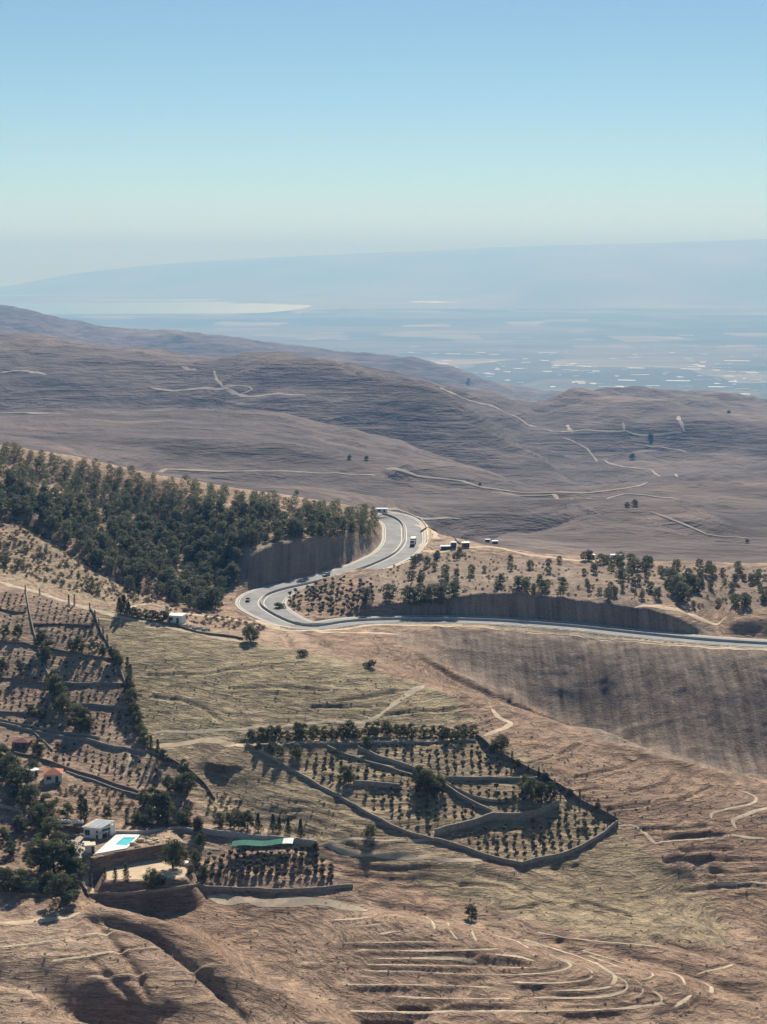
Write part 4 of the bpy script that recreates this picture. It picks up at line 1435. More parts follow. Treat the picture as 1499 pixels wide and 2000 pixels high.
for p in scatter(SL, 105, 3.4, 6, 690, slope_density):
    hh = RND.uniform(2.6, 5.4)
    Y_ = to_pixel(p.x, p.y, p.z)[1]
    tree('pine', 'slope_tree', p, hh, '%s dark green tree %s inside the highway hairpin' % ('tall' if hh > 4.4 else ('small' if hh < 3.4 else 'middling'), 'along the ridge top' if Y_ < 1115 else ('on the brink of the cutting' if Y_ > 1150 else 'half way down the slope')), 'tree', 'trees scattered inside the hairpin', 1.35)
for x, y, h in ((1143, 1094, 22), (1152, 1095, 26), (1185, 1100, 20), (1210, 1098, 26), (1232, 1100, 24), (1262, 1104, 24), (1240, 1112, 28), (1195, 1120, 24), (1215, 1125, 22), (1320, 1160, 48), (1332, 1172, 44), (1340, 1150, 40), (1310, 1140, 38), (1355, 1150, 34), (800, 1180, 46), (822, 1182, 50), (843, 1180, 50), (862, 1178, 46), (886, 1168, 44), (760, 1172, 40), (715, 1175, 34)):
    p = hit(x, y, 690)
    tree('pine', 'clump_tree', p, px_h(p, h * 0.8), 'tall dark tree in the close clump %s' % ('beside the ridge sheds' if x > 1100 and y < 1130 else ('above the sandy side valley' if x > 1300 else 'at the start of the road cutting')), 'tree', 'clumped trees above the road cutting', 1.4)
stuff_plants('slope_scrub', 'bush', scatter(SL, 330, 1.5, 16, 690) + scatter([(680, 1140), (800, 1095), (810, 1170), (700, 1195)], 60, 2.0, 26, 690), 0.6, 1.6, 'low dry scrub on the slope inside the hairpin', 'scrub', 1.0)
for p in scatter([(556, 1168), (590, 1152), (660, 1128), (720, 1125), (735, 1165), (690, 1198), (610, 1202), (575, 1190)], 85, 2.0, 7, 680):
    tree('olive', 'roadside_shrub', p, RND.uniform(1.7, 2.8), 'grey green shrub in the dense triangle inside the highway bend', 'shrub', 'shrubs inside the highway bend', 1.0, parts=False)
for x, y, h, lab in ((547, 1187, 14, 'round green bush on the sand inside the highway bend'), (491, 1253, 34, 'round dark green tree on the crest below the highway bend'), (592, 1279, 16, 'small bush on the grassy crest'),
                     (723, 1302, 18, 'thin bush farther along the grassy crest'), (724, 1634, 26, 'round olive green bush alone on the dry slope'), (921, 1790, 26, 'dark bush in the gully above the foreground terraces'),
                     (978, 1465, 32, 'green tree beside the plantation corner wall'), (1140, 1620, 10, 'low bush by the plantation wall corner')):
    p = hit(x, y, 322 if y > 1300 else 530)
    tree('broad' if h > 20 else 'bush', 'round_tree' if h > 20 else 'bush', p, px_h(p, h), lab, 'tree' if h > 20 else 'bush', None, 1.35)
# hedge of trees on the crest beside the white shed
for i, (x, h) in enumerate(((234, 34), (243, 40), (252, 28), (262, 20), (272, 18), (284, 16), (296, 20), (306, 18), (318, 22), (328, 20))):
    y = 1200 + (x - 234) * 0.16
    p = hit(x, y, 560)
    tree('conifer' if i < 3 else 'broad', 'hedge_tree', p, px_h(p, h), 'dark green tree of the hedge row beside the white shed on the crest', 'tree', 'hedge row on the crest', 1.3)
# lone dark trees on the middle hills
for x, y, h in ((1235, 897, 12), (1271, 853, 9), (1225, 990, 10), (1240, 988, 13), (938, 948, 6), (683, 897, 9), (716, 898, 8), (915, 748, 9), (1424, 808, 7), (580, 965, 8), (1460, 1060, 8)):
    p = hit(x, y, 1000)
    tree('broad', 'lone_tree', p, px_h(p, h), 'solitary dark tree on the bare middle hills', 'tree', 'solitary trees on the middle hills', 1.5, parts=False)


# ------------------------------------------------------------------ orchards
def rows_in(poly, along, across, jitter, seed, ymin=322.0, skip=0.0, rot=0.0):
    """rows of trees laid out on the ground inside a photo outline"""
    rr = random.Random(seed)
    W = [hit(x, y, ymin) for x, y in poly]
    wp = [(p.x, p.y) for p in W]
    cx, cy = sum(a for a, b in wp) / len(wp), sum(b for a, b in wp) / len(wp)
    out = []
    c, s = math.cos(rot), math.sin(rot)
    for i in range(-60, 61):
        for j in range(-60, 61):
            u, v = i * across + rr.gauss(0, jitter), j * along + rr.gauss(0, jitter * 1.6)
            x, y = cx + u * c - v * s, cy + u * s + v * c
            if in_poly(np.array([x]), np.array([y]), wp)[0] and rr.random() >= skip:
                out.append(Vector((x, y, float(height(x, y)))))
    return out


PLOTS = [([(560, 1470), (640, 1468), (800, 1520), (690, 1526), (650, 1540)], 'upper grassy plot'),
         ([(720, 1462), (930, 1458), (1045, 1508), (870, 1512), (800, 1490)], 'pale top plot'),
         ([(700, 1560), (690, 1545), (800, 1545), (840, 1535), (945, 1592), (840, 1622), (790, 1615)], 'middle plot'),
         ([(880, 1535), (1050, 1530), (1075, 1545), (1040, 1575), (980, 1575)], 'narrow shaded plot'),
         ([(870, 1640), (970, 1612), (1060, 1608), (1110, 1580), (1195, 1606), (1150, 1640), (1095, 1662), (1020, 1680)], 'lowest plot')]
n_ol = 0
for i, (poly, nm) in enumerate(PLOTS):
    for p in rows_in(poly, 2.9, 2.5, 0.22, 20 + i, skip=0.06):
        tree('olive', 'olive_tree', p, RND.uniform(1.2, 2.1), 'young olive tree in the %s of the walled plantation' % nm, 'olive tree', 'olives in the %s' % nm, 0.85, parts=False)
        n_ol += 1
for p in rows_in([(398, 1664), (470, 1668), (615, 1660), (652, 1690), (662, 1722), (405, 1720)], 2.4, 2.0, 0.2, 31, skip=0.06):
    tree('olive', 'garden_tree', p, RND.uniform(1.4, 2.4), 'small fruit tree in the dense garden orchard below the green net', 'fruit tree', 'fruit trees in the garden orchard', 0.95, parts=False)
    n_ol += 1
SAP = [[(-50, 1160), (45, 1165), (60, 1235), (-50, 1235)], [(65, 1165), (175, 1198), (205, 1275), (85, 1265)], [(-50, 1265), (80, 1275), (98, 1330), (-50, 1318)],
       [(95, 1278), (230, 1298), (240, 1330), (115, 1328)], [(-50, 1340), (100, 1345), (110, 1385), (-50, 1385)], [(125, 1345), (245, 1345), (252, 1376), (140, 1374)],
       [(-50, 1398), (60, 1402), (150, 1422), (150, 1395), (250, 1392), (275, 1450), (200, 1440)], [(10, 1440), (140, 1455), (280, 1480), (340, 1545), (200, 1512), (60, 1470)]]
SAP_AT = ['just below the crest track', 'above the longest sloping terrace wall', 'outside the dividing wall', 'under the longest sloping terrace wall',
          'above the lowest level terrace wall', 'between the two level terrace walls', 'above the double walled lane', 'between the lane and the red roofed house']
sap = []
for i, poly in enumerate(SAP):
    sap += [(p, i) for p in rows_in(poly, 3.2, 2.4, 0.2, 50 + i, skip=0.12, rot=0.10)]
sap.sort(key=lambda a: a[0].y)
sap = [a for a in sap if -12 < to_pixel(*a[0])[0]]
for p, i in sap[:295]:
    hs = RND.uniform(0.9, 1.7)
    tree('bush' if RND.random() < 0.3 else 'olive', 'sapling', p, hs, '%s sapling of the hillside orchard %s' % ('tiny' if hs < 1.15 else ('tallish' if hs > 1.45 else 'small'), SAP_AT[i]), 'sapling', 'saplings in the hillside orchard', 0.85, parts=False)
if len(sap) > 295:
    stuff_plants('orchard_saplings', 'olive', [p for p, i in sap[295:]], 0.9, 1.7, 'farthest saplings of the hillside orchard near the crest', 'saplings', 0.85)
n_sap = len(sap)
print('olives', n_ol, 'saplings', n_sap)
# trees that stand taller in and beside the hillside orchard
for x, y, h, kd in ((84, 1272, 44, 'broad'), (90, 1292, 30, 'broad'), (12, 1245, 26, 'broad'), (35, 1245, 26, 'broad'), (140, 1275, 28, 'broad'), (155, 1272, 32, 'broad'), (180, 1272, 24, 'broad'), (40, 1312, 26, 'broad'), (5, 1315, 30, 'broad'),
                    (105, 1345, 40, 'broad'), (112, 1360, 46, 'broad'), (118, 1378, 48, 'broad'), (128, 1398, 46, 'broad'), (150, 1422, 48, 'broad'), (162, 1425, 46, 'broad'), (172, 1430, 30, 'broad'), (62, 1400, 26, 'broad'), (82, 1405, 24, 'broad'),
                    (200, 1280, 20, 'broad'), (222, 1292, 32, 'broad'), (232, 1300, 26, 'broad'), (250, 1330, 48, 'cypress'), (256, 1340, 44, 'cypress'), (252, 1352, 34, 'broad'), (258, 1378, 36, 'broad'), (262, 1400, 30, 'broad'), (268, 1420, 32, 'broad'), (278, 1440, 30, 'broad'), (282, 1456, 30, 'broad'),
                    (186, 1215, 24, 'cypress'), (194, 1232, 24, 'cypress'), (202, 1248, 24, 'cypress'), (210, 1262, 24, 'cypress'), (176, 1196, 20, 'cypress'), (135, 1180, 20, 'cypress'), (146, 1182, 22, 'cypress'), (78, 1162, 14, 'cypress'), (50, 1158, 16, 'cypress'), (296, 1478, 44, 'cypress'), (309, 1480, 38, 'cypress'), (320, 1490, 30, 'broad')):
    p = hit(x, y, 430)
    tree(kd, 'orchard_cypress' if kd == 'cypress' else 'orchard_tree', p, px_h(p, h), 'slim cypress beside a wall of the hillside orchard' if kd == 'cypress' else '%s bushy green tree %s of the hillside orchard' % ('tall' if h > 38 else ('low' if h < 27 else 'middling'), 'along the long edge wall' if x > 196 else ('on the upper terraces' if y < 1320 else ('in the tall clump' if x > 100 else 'on the lowest terraces'))), 'cypress' if kd == 'cypress' else 'tree', 'cypresses of the hillside orchard' if kd == 'cypress' else 'taller trees of the hillside orchard', 1.0 if kd == 'cypress' else 1.15)
# trees inside and above the plantation
for x, y, h in ((820, 1535, 44), (832, 1545, 46), (845, 1552, 40), (858, 1545, 34), (672, 1528, 36), (685, 1530, 28), (1040, 1560, 46), (1060, 1565, 40), (1078, 1560, 36), (1025, 1545, 34), (715, 1462, 26), (530, 1470, 22), (548, 1480, 26), (580, 1478, 28), (505, 1465, 18)):
    p = hit(x, y)
    tree('broad', 'plantation_tree', p, px_h(p, h), 'bushy dark tree growing by the inner plantation walls', 'tree', 'larger trees in the plantation', 1.15)
for i in range(26):
    x = 492 + i * 17.5 + RND.uniform(-5, 5)
    p = hit(x, 1440 + RND.uniform(-8, 8))
    hb = RND.uniform(20, 34)
    tree('broad', 'bank_tree', p, px_h(p, hb), ('tall' if hb > 29 else ('low' if hb < 24 else 'middling')) + ' dark green tree on the shaded bank above the plantation', 'tree', 'trees on the plantation bank', 1.2)
for i in range(15):
    t = i / 14
    x, y = 965 + 235 * t, 1470 + 132 * t
    p = hit(x + RND.uniform(-4, 4), y)
    tree('cypress' if i % 3 else 'broad', 'boundary_tree', p, px_h(p, RND.uniform(14, 26)), 'small dark tree lining the far wall of the plantation', 'tree', 'trees lining the plantation wall', 1.2)
# big trees and garden trees round the villa (places from an enlarged view)
VT = [(60, 300, 200, 'b'), (20, 210, 170, 'b'), (170, 440, 230, 'b'), (110, 370, 190, 'b'), (230, 540, 210, 'b'), (340, 580, 180, 'b'), (300, 660, 190, 'b'), (150, 690, 130, 'b'), (380, 780, 210, 'b'),
      (290, 980, 260, 'b'), (400, 1000, 270, 'b'), (500, 980, 240, 'b'), (560, 1020, 160, 'b'), (460, 1210, 230, 'b'), (350, 1120, 150, 'b'), (530, 1130, 140, 'b'), (60, 1120, 180, 'b'), (150, 1130, 180, 'b'), (10, 1080, 150, 'b'), (20, 780, 130, 'b'), (80, 860, 110, 'b'), (220, 860, 90, 'b'),
      (285, 120, 120, 'b'), (250, 240, 80, 'b'), (600, 595, 190, 'c'), (630, 595, 150, 'c'), (495, 580, 110, 'b'), (785, 600, 110, 'b'), (930, 635, 125, 'c'), (1000, 645, 115, 'b'), (1060, 655, 95, 'b'), (1105, 665, 125, 'c'),
      (1170, 610, 240, 'b'), (1100, 520, 170, 'b'), (1050, 500, 130, 'b'), (1210, 580, 190, 'b'), (1240, 390, 130, 'b'), (1350, 260, 110, 'b'), (1370, 410, 170, 'b'), (1320, 400, 130, 'b'), (1230, 655, 90, 'c'), (1330, 660, 130, 'b'), (1450, 690, 120, 'b'), (1480, 760, 90, 'b'),
      (1110, 1120, 180, 'b'), (1175, 1090, 110, 'b'), (925, 1060, 145, 'c'), (770, 1030, 90, 'c'), (845, 1040, 100, 'c'), (665, 1095, 105, 'c'), (1270, 960, 240, 'b'), (1325, 890, 140, 'b'), (1490, 1040, 110, 'b'), (1440, 920, 110, 'b'), (1400, 1000, 80, 'b')]
for zx, zy, zh, k in VT:
    x, y = zx / 3.7475, 1440 + zy / 3.7475
    p = hit(x, y)
    hm = px_h(p, zh / 3.7475)
    if k == 'c':
        tree('cypress', 'garden_cypress', p, hm, 'dark pointed cypress in the villa garden', 'cypress', 'cypresses in the villa garden', 1.5)
    elif zx < 600:
        zone = 'near the red roofed house' if zy < 450 else ('on the slope behind the villa' if zy < 700 else ('beside the villa drive' if zy < 1050 else 'above the dark low wall'))
        tree('broad', 'large_tree', p, hm, '%s bushy green tree of the grove %s' % ('towering' if zh > 215 else ('large' if zh > 160 else 'smaller'), zone), 'tree', 'grove beside the villa drive', 1.3)
    else:
        zone = 'at the end of the lower garden' if zx > 1200 and zy > 850 else ('in the lower garden by the boundary wall' if zy > 850 else ('on the bank above the pool wall' if zy > 570 else 'below the orchard walls'))
        tree('broad', 'shade_tree', p, hm, '%s bushy dark shade tree %s' % ('tall' if zh > 165 else ('low' if zh < 112 else 'middling'), zone), 'tree', 'shade trees in the villa grounds', 1.1)
for zx, zy, zh in ((580, 300, 140), (690, 312, 145), (735, 302, 115), (800, 322, 125), (890, 358, 155)):
    p = hit(350 + zx / 3.7475, 1540 + zy / 3.7475 + 3)
    tree('conifer', 'wall_conifer', p, px_h(p, zh / 3.7475), 'dark conifer in the row above the tall grey block wall', 'conifer', 'conifers above the grey wall', 1.0)
for zx, zy, zh in ((500, 292, 150), (440, 285, 140), (380, 280, 120), (300, 270, 110), (140, 316, 115), (150, 404, 90), (60, 220, 110), (1000, 436, 60)):
    p = hit(350 + zx / 3.7475, 1540 + zy / 3.7475 + 2)
    tree('broad', 'wall_tree', p, px_h(p, zh / 3.7475), 'grey green tree beside the tall grey block wall', 'tree', 'trees beside the grey wall', 1.0)
vs1 = scatter([(110, 1535), (250, 1535), (270, 1590), (110, 1590)], 60, 1.2, 33) + scatter([(400, 1545), (470, 1560), (480, 1605), (400, 1600)], 30, 1.4, 34) + scatter([(340, 1680), (395, 1660), (400, 1720), (370, 1715)], 20, 1.2, 35)
vs1 += scatter([(0, 1630), (60, 1640), (60, 1700), (0, 1720)], 22, 1.3, 36)
stuff_plants('garden_scrub', 'bush', vs1, 0.6, 1.7, 'dry bushes on the stony bank behind the villa', 'scrub', 0.9)
gs = scatter([(230, 1290), (520, 1275), (800, 1340), (900, 1400), (480, 1440), (300, 1440)], 180, 1.5, 37) + scatter([(900, 1390), (960, 1400), (980, 1440), (930, 1430)], 18, 1.2, 38) + scatter([(1000, 1420), (1300, 1520), (1250, 1640), (1050, 1520)], 60, 2, 39) + scatter([(480, 1500), (640, 1570), (800, 1650), (640, 1650), (420, 1590)], 70, 1.6, 40)
stuff_plants('dry_tufts', 'bush', gs, 0.25, 0.6, 'dry tufts dotting the grassy hill', 'scrub', 1.2)

# loose stones and dry tufts over the nearest slopes
def stones():
    rr = np.random.default_rng(21)
    n = 2600
    y = rr.uniform(332, 520, n)
    x = y * rr.uniform(-0.26, 0.26, n)
    keep = fbm(x, y, 25, 3, 97) > -0.1
    x, y = x[keep], y[keep]
    z = height(x, y)
    n = len(x)
    r = 0.10 + 0.30 * rr.random(n) ** 3
    base = np.array([(1, 0, -.3), (0, 1, -.3), (-1, 0, -.3), (0, -1, -.3), (.3, .2, .7), (-.4, .1, .6)])
    V = (base[None] * (r[:, None, None] * (0.7 + 0.6 * rr.random((n, 6, 1)))) + np.stack([x, y, z], 1)[:, None]).reshape(-1, 3)
    fs = [(0, 1, 4), (1, 5, 4), (1, 2, 5), (2, 3, 5), (3, 4, 5), (3, 0, 4)]
    F = (np.arange(n)[:, None, None] * 6 + np.array(fs)[None]).reshape(-1, 3)
    me = bpy.data.meshes.new('loose_stones')
    me.from_pydata(V.tolist(), [], F.tolist())
    me.update()
    link('loose_stones', me, M['stone'], kind='stuff', label='loose stones scattered over the dry foreground slopes', cat='stones')


stones()
tf = scatter([(0, 1780), (650, 1760), (1499, 1800), (1499, 2000), (0, 2000)], 260, 1.2, 43) + scatter([(1000, 1430), (1499, 1560), (1499, 1790), (1200, 1640)], 160, 1.5, 44)
stuff_plants('slope_tufts', 'bush', tf, 0.2, 0.5, 'sparse dry tufts on the foreground slopes', 'scrub', 1.3)

# ------------------------------------------------------------------ villa, pool and garden
M['render'] = simple('white_render', (0.72, 0.70, 0.66), 0.8, 0.06, 0.8)
M['cream'] = simple('cream_plaster', (0.62, 0.55, 0.42), 0.85, 0.1, 0.8)
M['panel'] = simple('blue_grey_roof_panel', (0.42, 0.48, 0.54), 0.4, 0.1, 0.8)
M['glass'] = simple('dark_glass', (0.03, 0.05, 0.055), 0.12, 0.1, 0.5)
M['frame'] = simple('dark_frame', (0.06, 0.06, 0.06), 0.5, 0.1, 1.0)
M['deck'] = simple('white_deck', (0.66, 0.66, 0.64), 0.6, 0.05, 0.6)
M['tile'] = simple('turquoise_pool_tile', (0.10, 0.55, 0.60), 0.4, 0.15, 1.5)
M['green_net'] = simple('green_shade_net', (0.02, 0.17, 0.115), 0.8, 0.25, 0.6)
M['roof_tile'] = simple('red_roof_tile', (0.42, 0.17, 0.10), 0.85, 0.2, 2.0)
M['roof_dark'] = simple('dark_red_roof', (0.17, 0.06, 0.06), 0.85, 0.2, 2.0)
M['gravel'] = simple('grey_gravel', (0.36, 0.34, 0.30), 0.95, 0.2, 1.5)
M['boulder'] = simple('cream_boulder', (0.60, 0.50, 0.34), 0.95, 0.15, 1.0)
M['paleblock'] = simple('pale_block', (0.66, 0.69, 0.73), 0.8, 0.1, 1.0)
M['car_dark'] = simple('dark_car_paint', (0.10, 0.07, 0.075), 0.3, 0.05, 1.0)
M['car_grey'] = simple('grey_car_paint', (0.30, 0.31, 0.32), 0.3, 0.05, 1.0)
M['car_white'] = simple('white_car_paint', (0.70, 0.70, 0.69), 0.3, 0.05, 1.0)
M['tyre'] = simple('tyre_rubber', (0.02, 0.02, 0.02), 0.9, 0.1, 1.0)
M['lamp_red'] = simple('red_lamp', (0.4, 0.02, 0.02), 0.3, 0.05, 1.0)
m_, nt_, bs_ = mat('pool_water')
k_ = NT(nt_)
k_.link(k_.ramp(k_.noise(k_.pos(), 0.8, 3), [(0.3, (0.10, 0.58, 0.66)), (0.7, (0.16, 0.68, 0.74))]), bs_.inputs['Base Color'])
bs_.inputs['Roughness'].default_value = 0.12
k_.link(k_.bump(k_.noise(k_.pos(), 3.0, 2), 0.04), bs_.inputs['Normal'])
M['water'] = m_
Z5 = lambda zx, zy, z=None: at(100 + zx / 6.246, 1560 + zy / 6.246, VZ if z is None else z)


def face_box(mb, P, u, n, a0, a1, z0, z1, t0, t1, m=0):
    """a block on a wall face: P start, u along, n outward; a = along, z = up, t = outward"""
    q = [P + u * a + n * t for a, t in ((a0, t0), (a1, t0), (a1, t1), (a0, t1))]
    mb.hexa([(p.x, p.y, P.z + z0) for p in q], [(p.x, p.y, P.z + z1) for p in q], m)


def build_villa():
    A, B, C = Z5(398, 474), Z5(608, 492), Z5(772, 440)
    u = (B - A); L1 = u.length; u.normalize()
    w = (C - B); L2 = w.length; w.normalize()
    D = A + (C - B)
    n1 = Vector((u.y, -u.x, 0)); n2 = Vector((w.y, -w.x, 0))
    up = Vector((0, 0, 1))
    H = 3.0
    o = empty('villa', A, 'small white pool house with flat bluish roof and glazed side', 'house')
    inv = lambda P: P - A

    def add(name, mb, m, parent=None):
        mb.v = [(x - A.x, y - A.y, z - A.z) for x, y, z in mb.v]
        return part(name, mb, m, parent or o)

    mb = MB()                                     # walls with openings left out
    T = 0.25
    win = (0.09 * L1, 0.36 * L1, 0.75, 2.35)
    door = (0.72 * L1, 0.84 * L1, 0.0, 2.25)
    for a0, a1, z0, z1 in ((0, win[0], 0, H), (win[0], win[1], 0, win[2]), (win[0], win[1], win[3], H), (win[1], door[0], 0, H), (door[0], door[1], door[3], H), (door[1], L1, 0, H)):
        face_box(mb, A, u, n1, a0, a1, z0 - 0.3 * (z0 == 0), z1, -T, 0)
    face_box(mb, B, w, n2, 0, 0.12 * L2, -0.3, H, -T, 0)
    face_box(mb, B, w, n2, 0.72 * L2, L2, -0.3, H, -T, 0)
    face_box(mb, B, w, n2, 0.12 * L2, 0.72 * L2, 2.6, H, -T, 0)
    face_box(mb, A, w, -u, 0, L2, -0.3, H, -T, 0)
    face_box(mb, D, u, -w, 0, L1, -0.3, H, -T, 0)
    add('wall', mb, M['render'])
    mb = MB(); face_box(mb, A, u, n1, win[0], win[1], win[2], win[3], -0.16, -0.12)
    wo = add('window', mb, M['glass'])
    for a in (win[0], (win[0] + win[1]) / 2, win[1]):
        mb = MB(); face_box(mb, A, u, n1, a - 0.05, a + 0.05, win[2], win[3], -0.11, 0.02)
        add('frame', mb, M['frame'], wo)
    mb = MB(); face_box(mb, A, u, n1, win[0] - 0.1, win[1] + 0.1, win[2] - 0.12, win[2], 0.0, 0.12)
    add('sill', mb, M['render'], wo)
    mb = MB(); face_box(mb, A, u, n1, door[0], door[1], 0, door[3], -0.16, -0.1)
    do = add('door', mb, M['frame'])
    mb = MB(); face_box(mb, A, u, n1, door[0] + 0.06, door[0] + 0.12, 1.0, 1.15, -0.1, -0.04)
    add('handle', mb, M['steel'], do)
    for i in range(3):
        a0, a1 = L2 * (0.12 + 0.2 * i) + 0.04, L2 * (0.32 + 0.2 * i) - 0.04
        mb = MB(); face_box(mb, B, w, n2, a0, a1, 0, 2.6, -0.16, -0.1)
        g = add('glass_panel', mb, M['glass'])
        mb = MB(); face_box(mb, B, w, n2, a1, a1 + 0.08, 0, 2.6, -0.18, -0.02)
        add('frame', mb, M['frame'], g)
    # roof: mono-pitch slab rising to the back, white edge, inset panels
    ov = 0.35
    c4 = [A - u * ov + n1 * ov, B + u * ov * 0.6 + n1 * ov, C + u * ov * 0.6 - n1 * ov, D - u * ov - n1 * ov]
    hz = [H + 0.003, H + 0.003, H + 0.85, H + 0.85]
    mb = MB()
    mb.hexa([(p.x, p.y, p.z + z) for p, z in zip(c4, hz)], [(p.x, p.y, p.z + z + 0.22) for p, z in zip(c4, hz)])
    ro = add('roof', mb, M['render'])
    lerp = lambda s, t: (c4[0] * (1 - s) + c4[1] * s) * (1 - t) + (c4[3] * (1 - s) + c4[2] * s) * t
    for i in range(4):
        s0, s1 = 0.05 + 0.232 * i, 0.05 + 0.232 * (i + 1) - 0.025
        q = [(s0, 0.07), (s1, 0.07), (s1, 0.93), (s0, 0.93)]
        mb = MB()
        f = lambda s, t, e: (lerp(s, t).x, lerp(s, t).y, lerp(s, t).z + H + 0.223 + 0.85 * t + e)
        mb.hexa([f(s, t, 0.0) for s, t in q], [f(s, t, 0.06) for s, t in q])
        add('roof_panel', mb, M['cream'] if i == 0 else M['panel'], ro)
    for s_, t_ in ((0.97, 0.98),):
        mb = MB(); p = lerp(s_, t_)
        mb.box((p.x, p.y, p.z), (0.3, 0.3, H + 0.85)); add('pillar', mb, M['render'])

    # deck with the pool let into it
    O = [Z5(*p) for p in ((530, 682), (800, 442), (1098, 446), (925, 612))]
    I = [Z5(*p) for p in ((785, 568), (885, 480), (1042, 480), (925, 580))]
    dk = MB()
    zt, zb = VZ + 0.22, VZ - 0.4
    for i in range(4):
        j = (i + 1) % 4
        q = [O[i], O[j], I[j], I[i]]
        dk.hexa([(p.x, p.y, zb) for p in q], [(p.x, p.y, zt) for p in q])
    link('pool_deck', dk.mesh('pool_deck'), M['deck'], label='bright white paved deck around the swimming pool', cat='deck')
    base = (I[0] + I[1] + I[2] + I[3]) / 4
    po = empty('swimming_pool', base, 'turquoise swimming pool set into the white deck', 'pool')
    sh = lambda p, k: base + (p - base) * k
    mb = MB()
    for i in range(4):
        j = (i + 1) % 4
        a, b = sh(I[i], 0.996), sh(I[j], 0.996)
        c, d = sh(I[j], 0.93), sh(I[i], 0.93)
        mb.hexa([(p.x - base.x, p.y - base.y, -1.2) for p in (a, b, c, d)], [(p.x - base.x, p.y - base.y, 0.21) for p in (a, b, c, d)])
    part('basin', mb, M['tile'], po)
    mb = MB()
    mb.quad(*[(sh(p, 0.94).x - base.x, sh(p, 0.94).y - base.y, 0.10) for p in I])
    part('water', mb, M['water'], po)
    # retaining wall under the deck
    a, b, c = Z5(505, 700), Z5(900, 640), Z5(1400, 560)
    mb = MB()
    bk = Vector((0, 0.8, 0))
    for p, q in ((a, b), (b, c)):
        mb.hexa([(x.x, x.y, GZ - 0.6) for x in (p, q, q + bk, p + bk)], [(x.x, x.y, VZ + 0.12) for x in (p, q, q + bk, p + bk)])
    link('retaining_wall', mb.mesh('retaining_wall'), M['darkstone'], kind='thing', label='dark brown retaining wall below the pool deck', cat='wall')
    # outbuilding
    ob = Z5(480, 660)
    o = empty('outbuilding', ob, 'small cream roofed outbuilding in front of the pool house', 'outbuilding', rz=0.22)
    mb = MB()
    mb.box((0, 1.2, -0.3), (2.6, 2.4, 2.3)); part('wall', mb, M['render'], o)
    mb = MB(); mb.box((0, 1.2, 2.003), (3.0, 2.8, 0.16)); part('roof', mb, M['cream'], o)
    mb = MB(); mb.box((0.7, -0.02, 0), (0.7, 0.06, 1.7)); d = part('door', mb, M['frame'], o)
    mb = MB(); mb.box((0.45, -0.08, 0.85), (0.08, 0.06, 0.1)); part('handle', mb, M['steel'], d)
    # shade sail on posts and a low bench
    ob = Z5(620, 500)
    o = empty('shade_sail', ob, 'white cloth shade sail on thin posts beside the pool house', 'shade sail')
    cs = [(-1.8, -0.6, 1.5), (1.6, 0.2, 2.2), (1.9, 1.6, 2.3), (-1.4, 1.0, 1.7)]
    mb = MB(); nn = 6
    for i in range(nn):
        for j in range(nn):
            def g(s, t):
                p = [(cs[0][k] * (1 - s) + cs[1][k] * s) * (1 - t) + (cs[3][k] * (1 - s) + cs[2][k] * s) * t for k in range(3)]
                p[2] -= 0.35 * 16 * s * (1 - s) * t * (1 - t)
                return tuple(p)
            mb.quad(g(i / nn, j / nn), g((i + 1) / nn, j / nn), g((i + 1) / nn, (j + 1) / nn), g(i / nn, (j + 1) / nn))
    part('cloth', mb, M['white'], o)
    for x, y, z in cs:
        mb = MB(); mb.tube((x, y, -0.2), (x, y, z + 0.03), 0.05, 0.05, 6); part('post', mb, M['steel'], o)
    ob = Z5(430, 560)
    o = empty('garden_table', ob, 'cream garden table beside the outbuilding', 'table')
    mb = MB(); mb.box((0, 0, 0.72), (2.0, 1.1, 0.08)); part('table_top', mb, M['cream'], o)
    for sx in (-1, 1):
        for sy in (-1, 1):
            mb = MB(); mb.box((sx * 0.85, sy * 0.42, -0.1), (0.1, 0.1, 0.819)); part('leg', mb, M['frame'], o)
    # gravel forecourt
    q = [Z5(*p) for p in ((200, 520), (395, 480), (420, 560), (400, 640), (420, 700), (290, 760), (240, 640))]
    P = MB()
    P.quad(*[(p.x, p.y, VZ + 0.02) for p in q])
    link('forecourt', P.mesh('forecourt'), M['gravel'], kind='structure', label='grey gravel forecourt beside the villa', cat='forecourt')
    # boulders at the pool's far end and pale blocks on the dark wall
    rng = np.random.default_rng(9)

    def boulder(name, p, sx, sy, sz, m, label, cat, group):
        bm = bmesh.new()
        bmesh.ops.create_icosphere(bm, subdivisions=3, radius=1)
        s = rng.random() * 50
        for v in bm.verts:
            d = 1 + 0.5 * float(fbm(np.array([v.co.x + s]), np.array([v.co.y + v.co.z * 1.7]), 0.9, 3, 7)[0])
            v.co = (v.co.x * sx * d, v.co.y * sy * d, v.co.z * sz * d)
        me = bpy.data.meshes.new(name)
        bm.to_mesh(me); bm.free()
        ob_ = link(name, me, m, label=label, cat=cat, group=group)
        ob_.location = (p.x, p.y, p.z + sz * 0.45)

    for zx, zy, sx, sy, sz in ((1010, 560, 1.1, .7, .5), (1090, 520, 1.3, .8, .6), (1180, 530, 1.4, .7, .4), (1250, 500, 1.2, .8, .4), (1150, 480, 1.2, .6, .5), (1060, 590, .9, .6, .4), (1300, 530, .9, .6, .3), (1230, 550, 1.0, .6, .35)):
        boulder('boulder', Z5(zx, zy), sx, sy, sz, M['boulder'], 'cream boulder heaped at the end of the pool', 'boulder', 'boulders at the pool end')
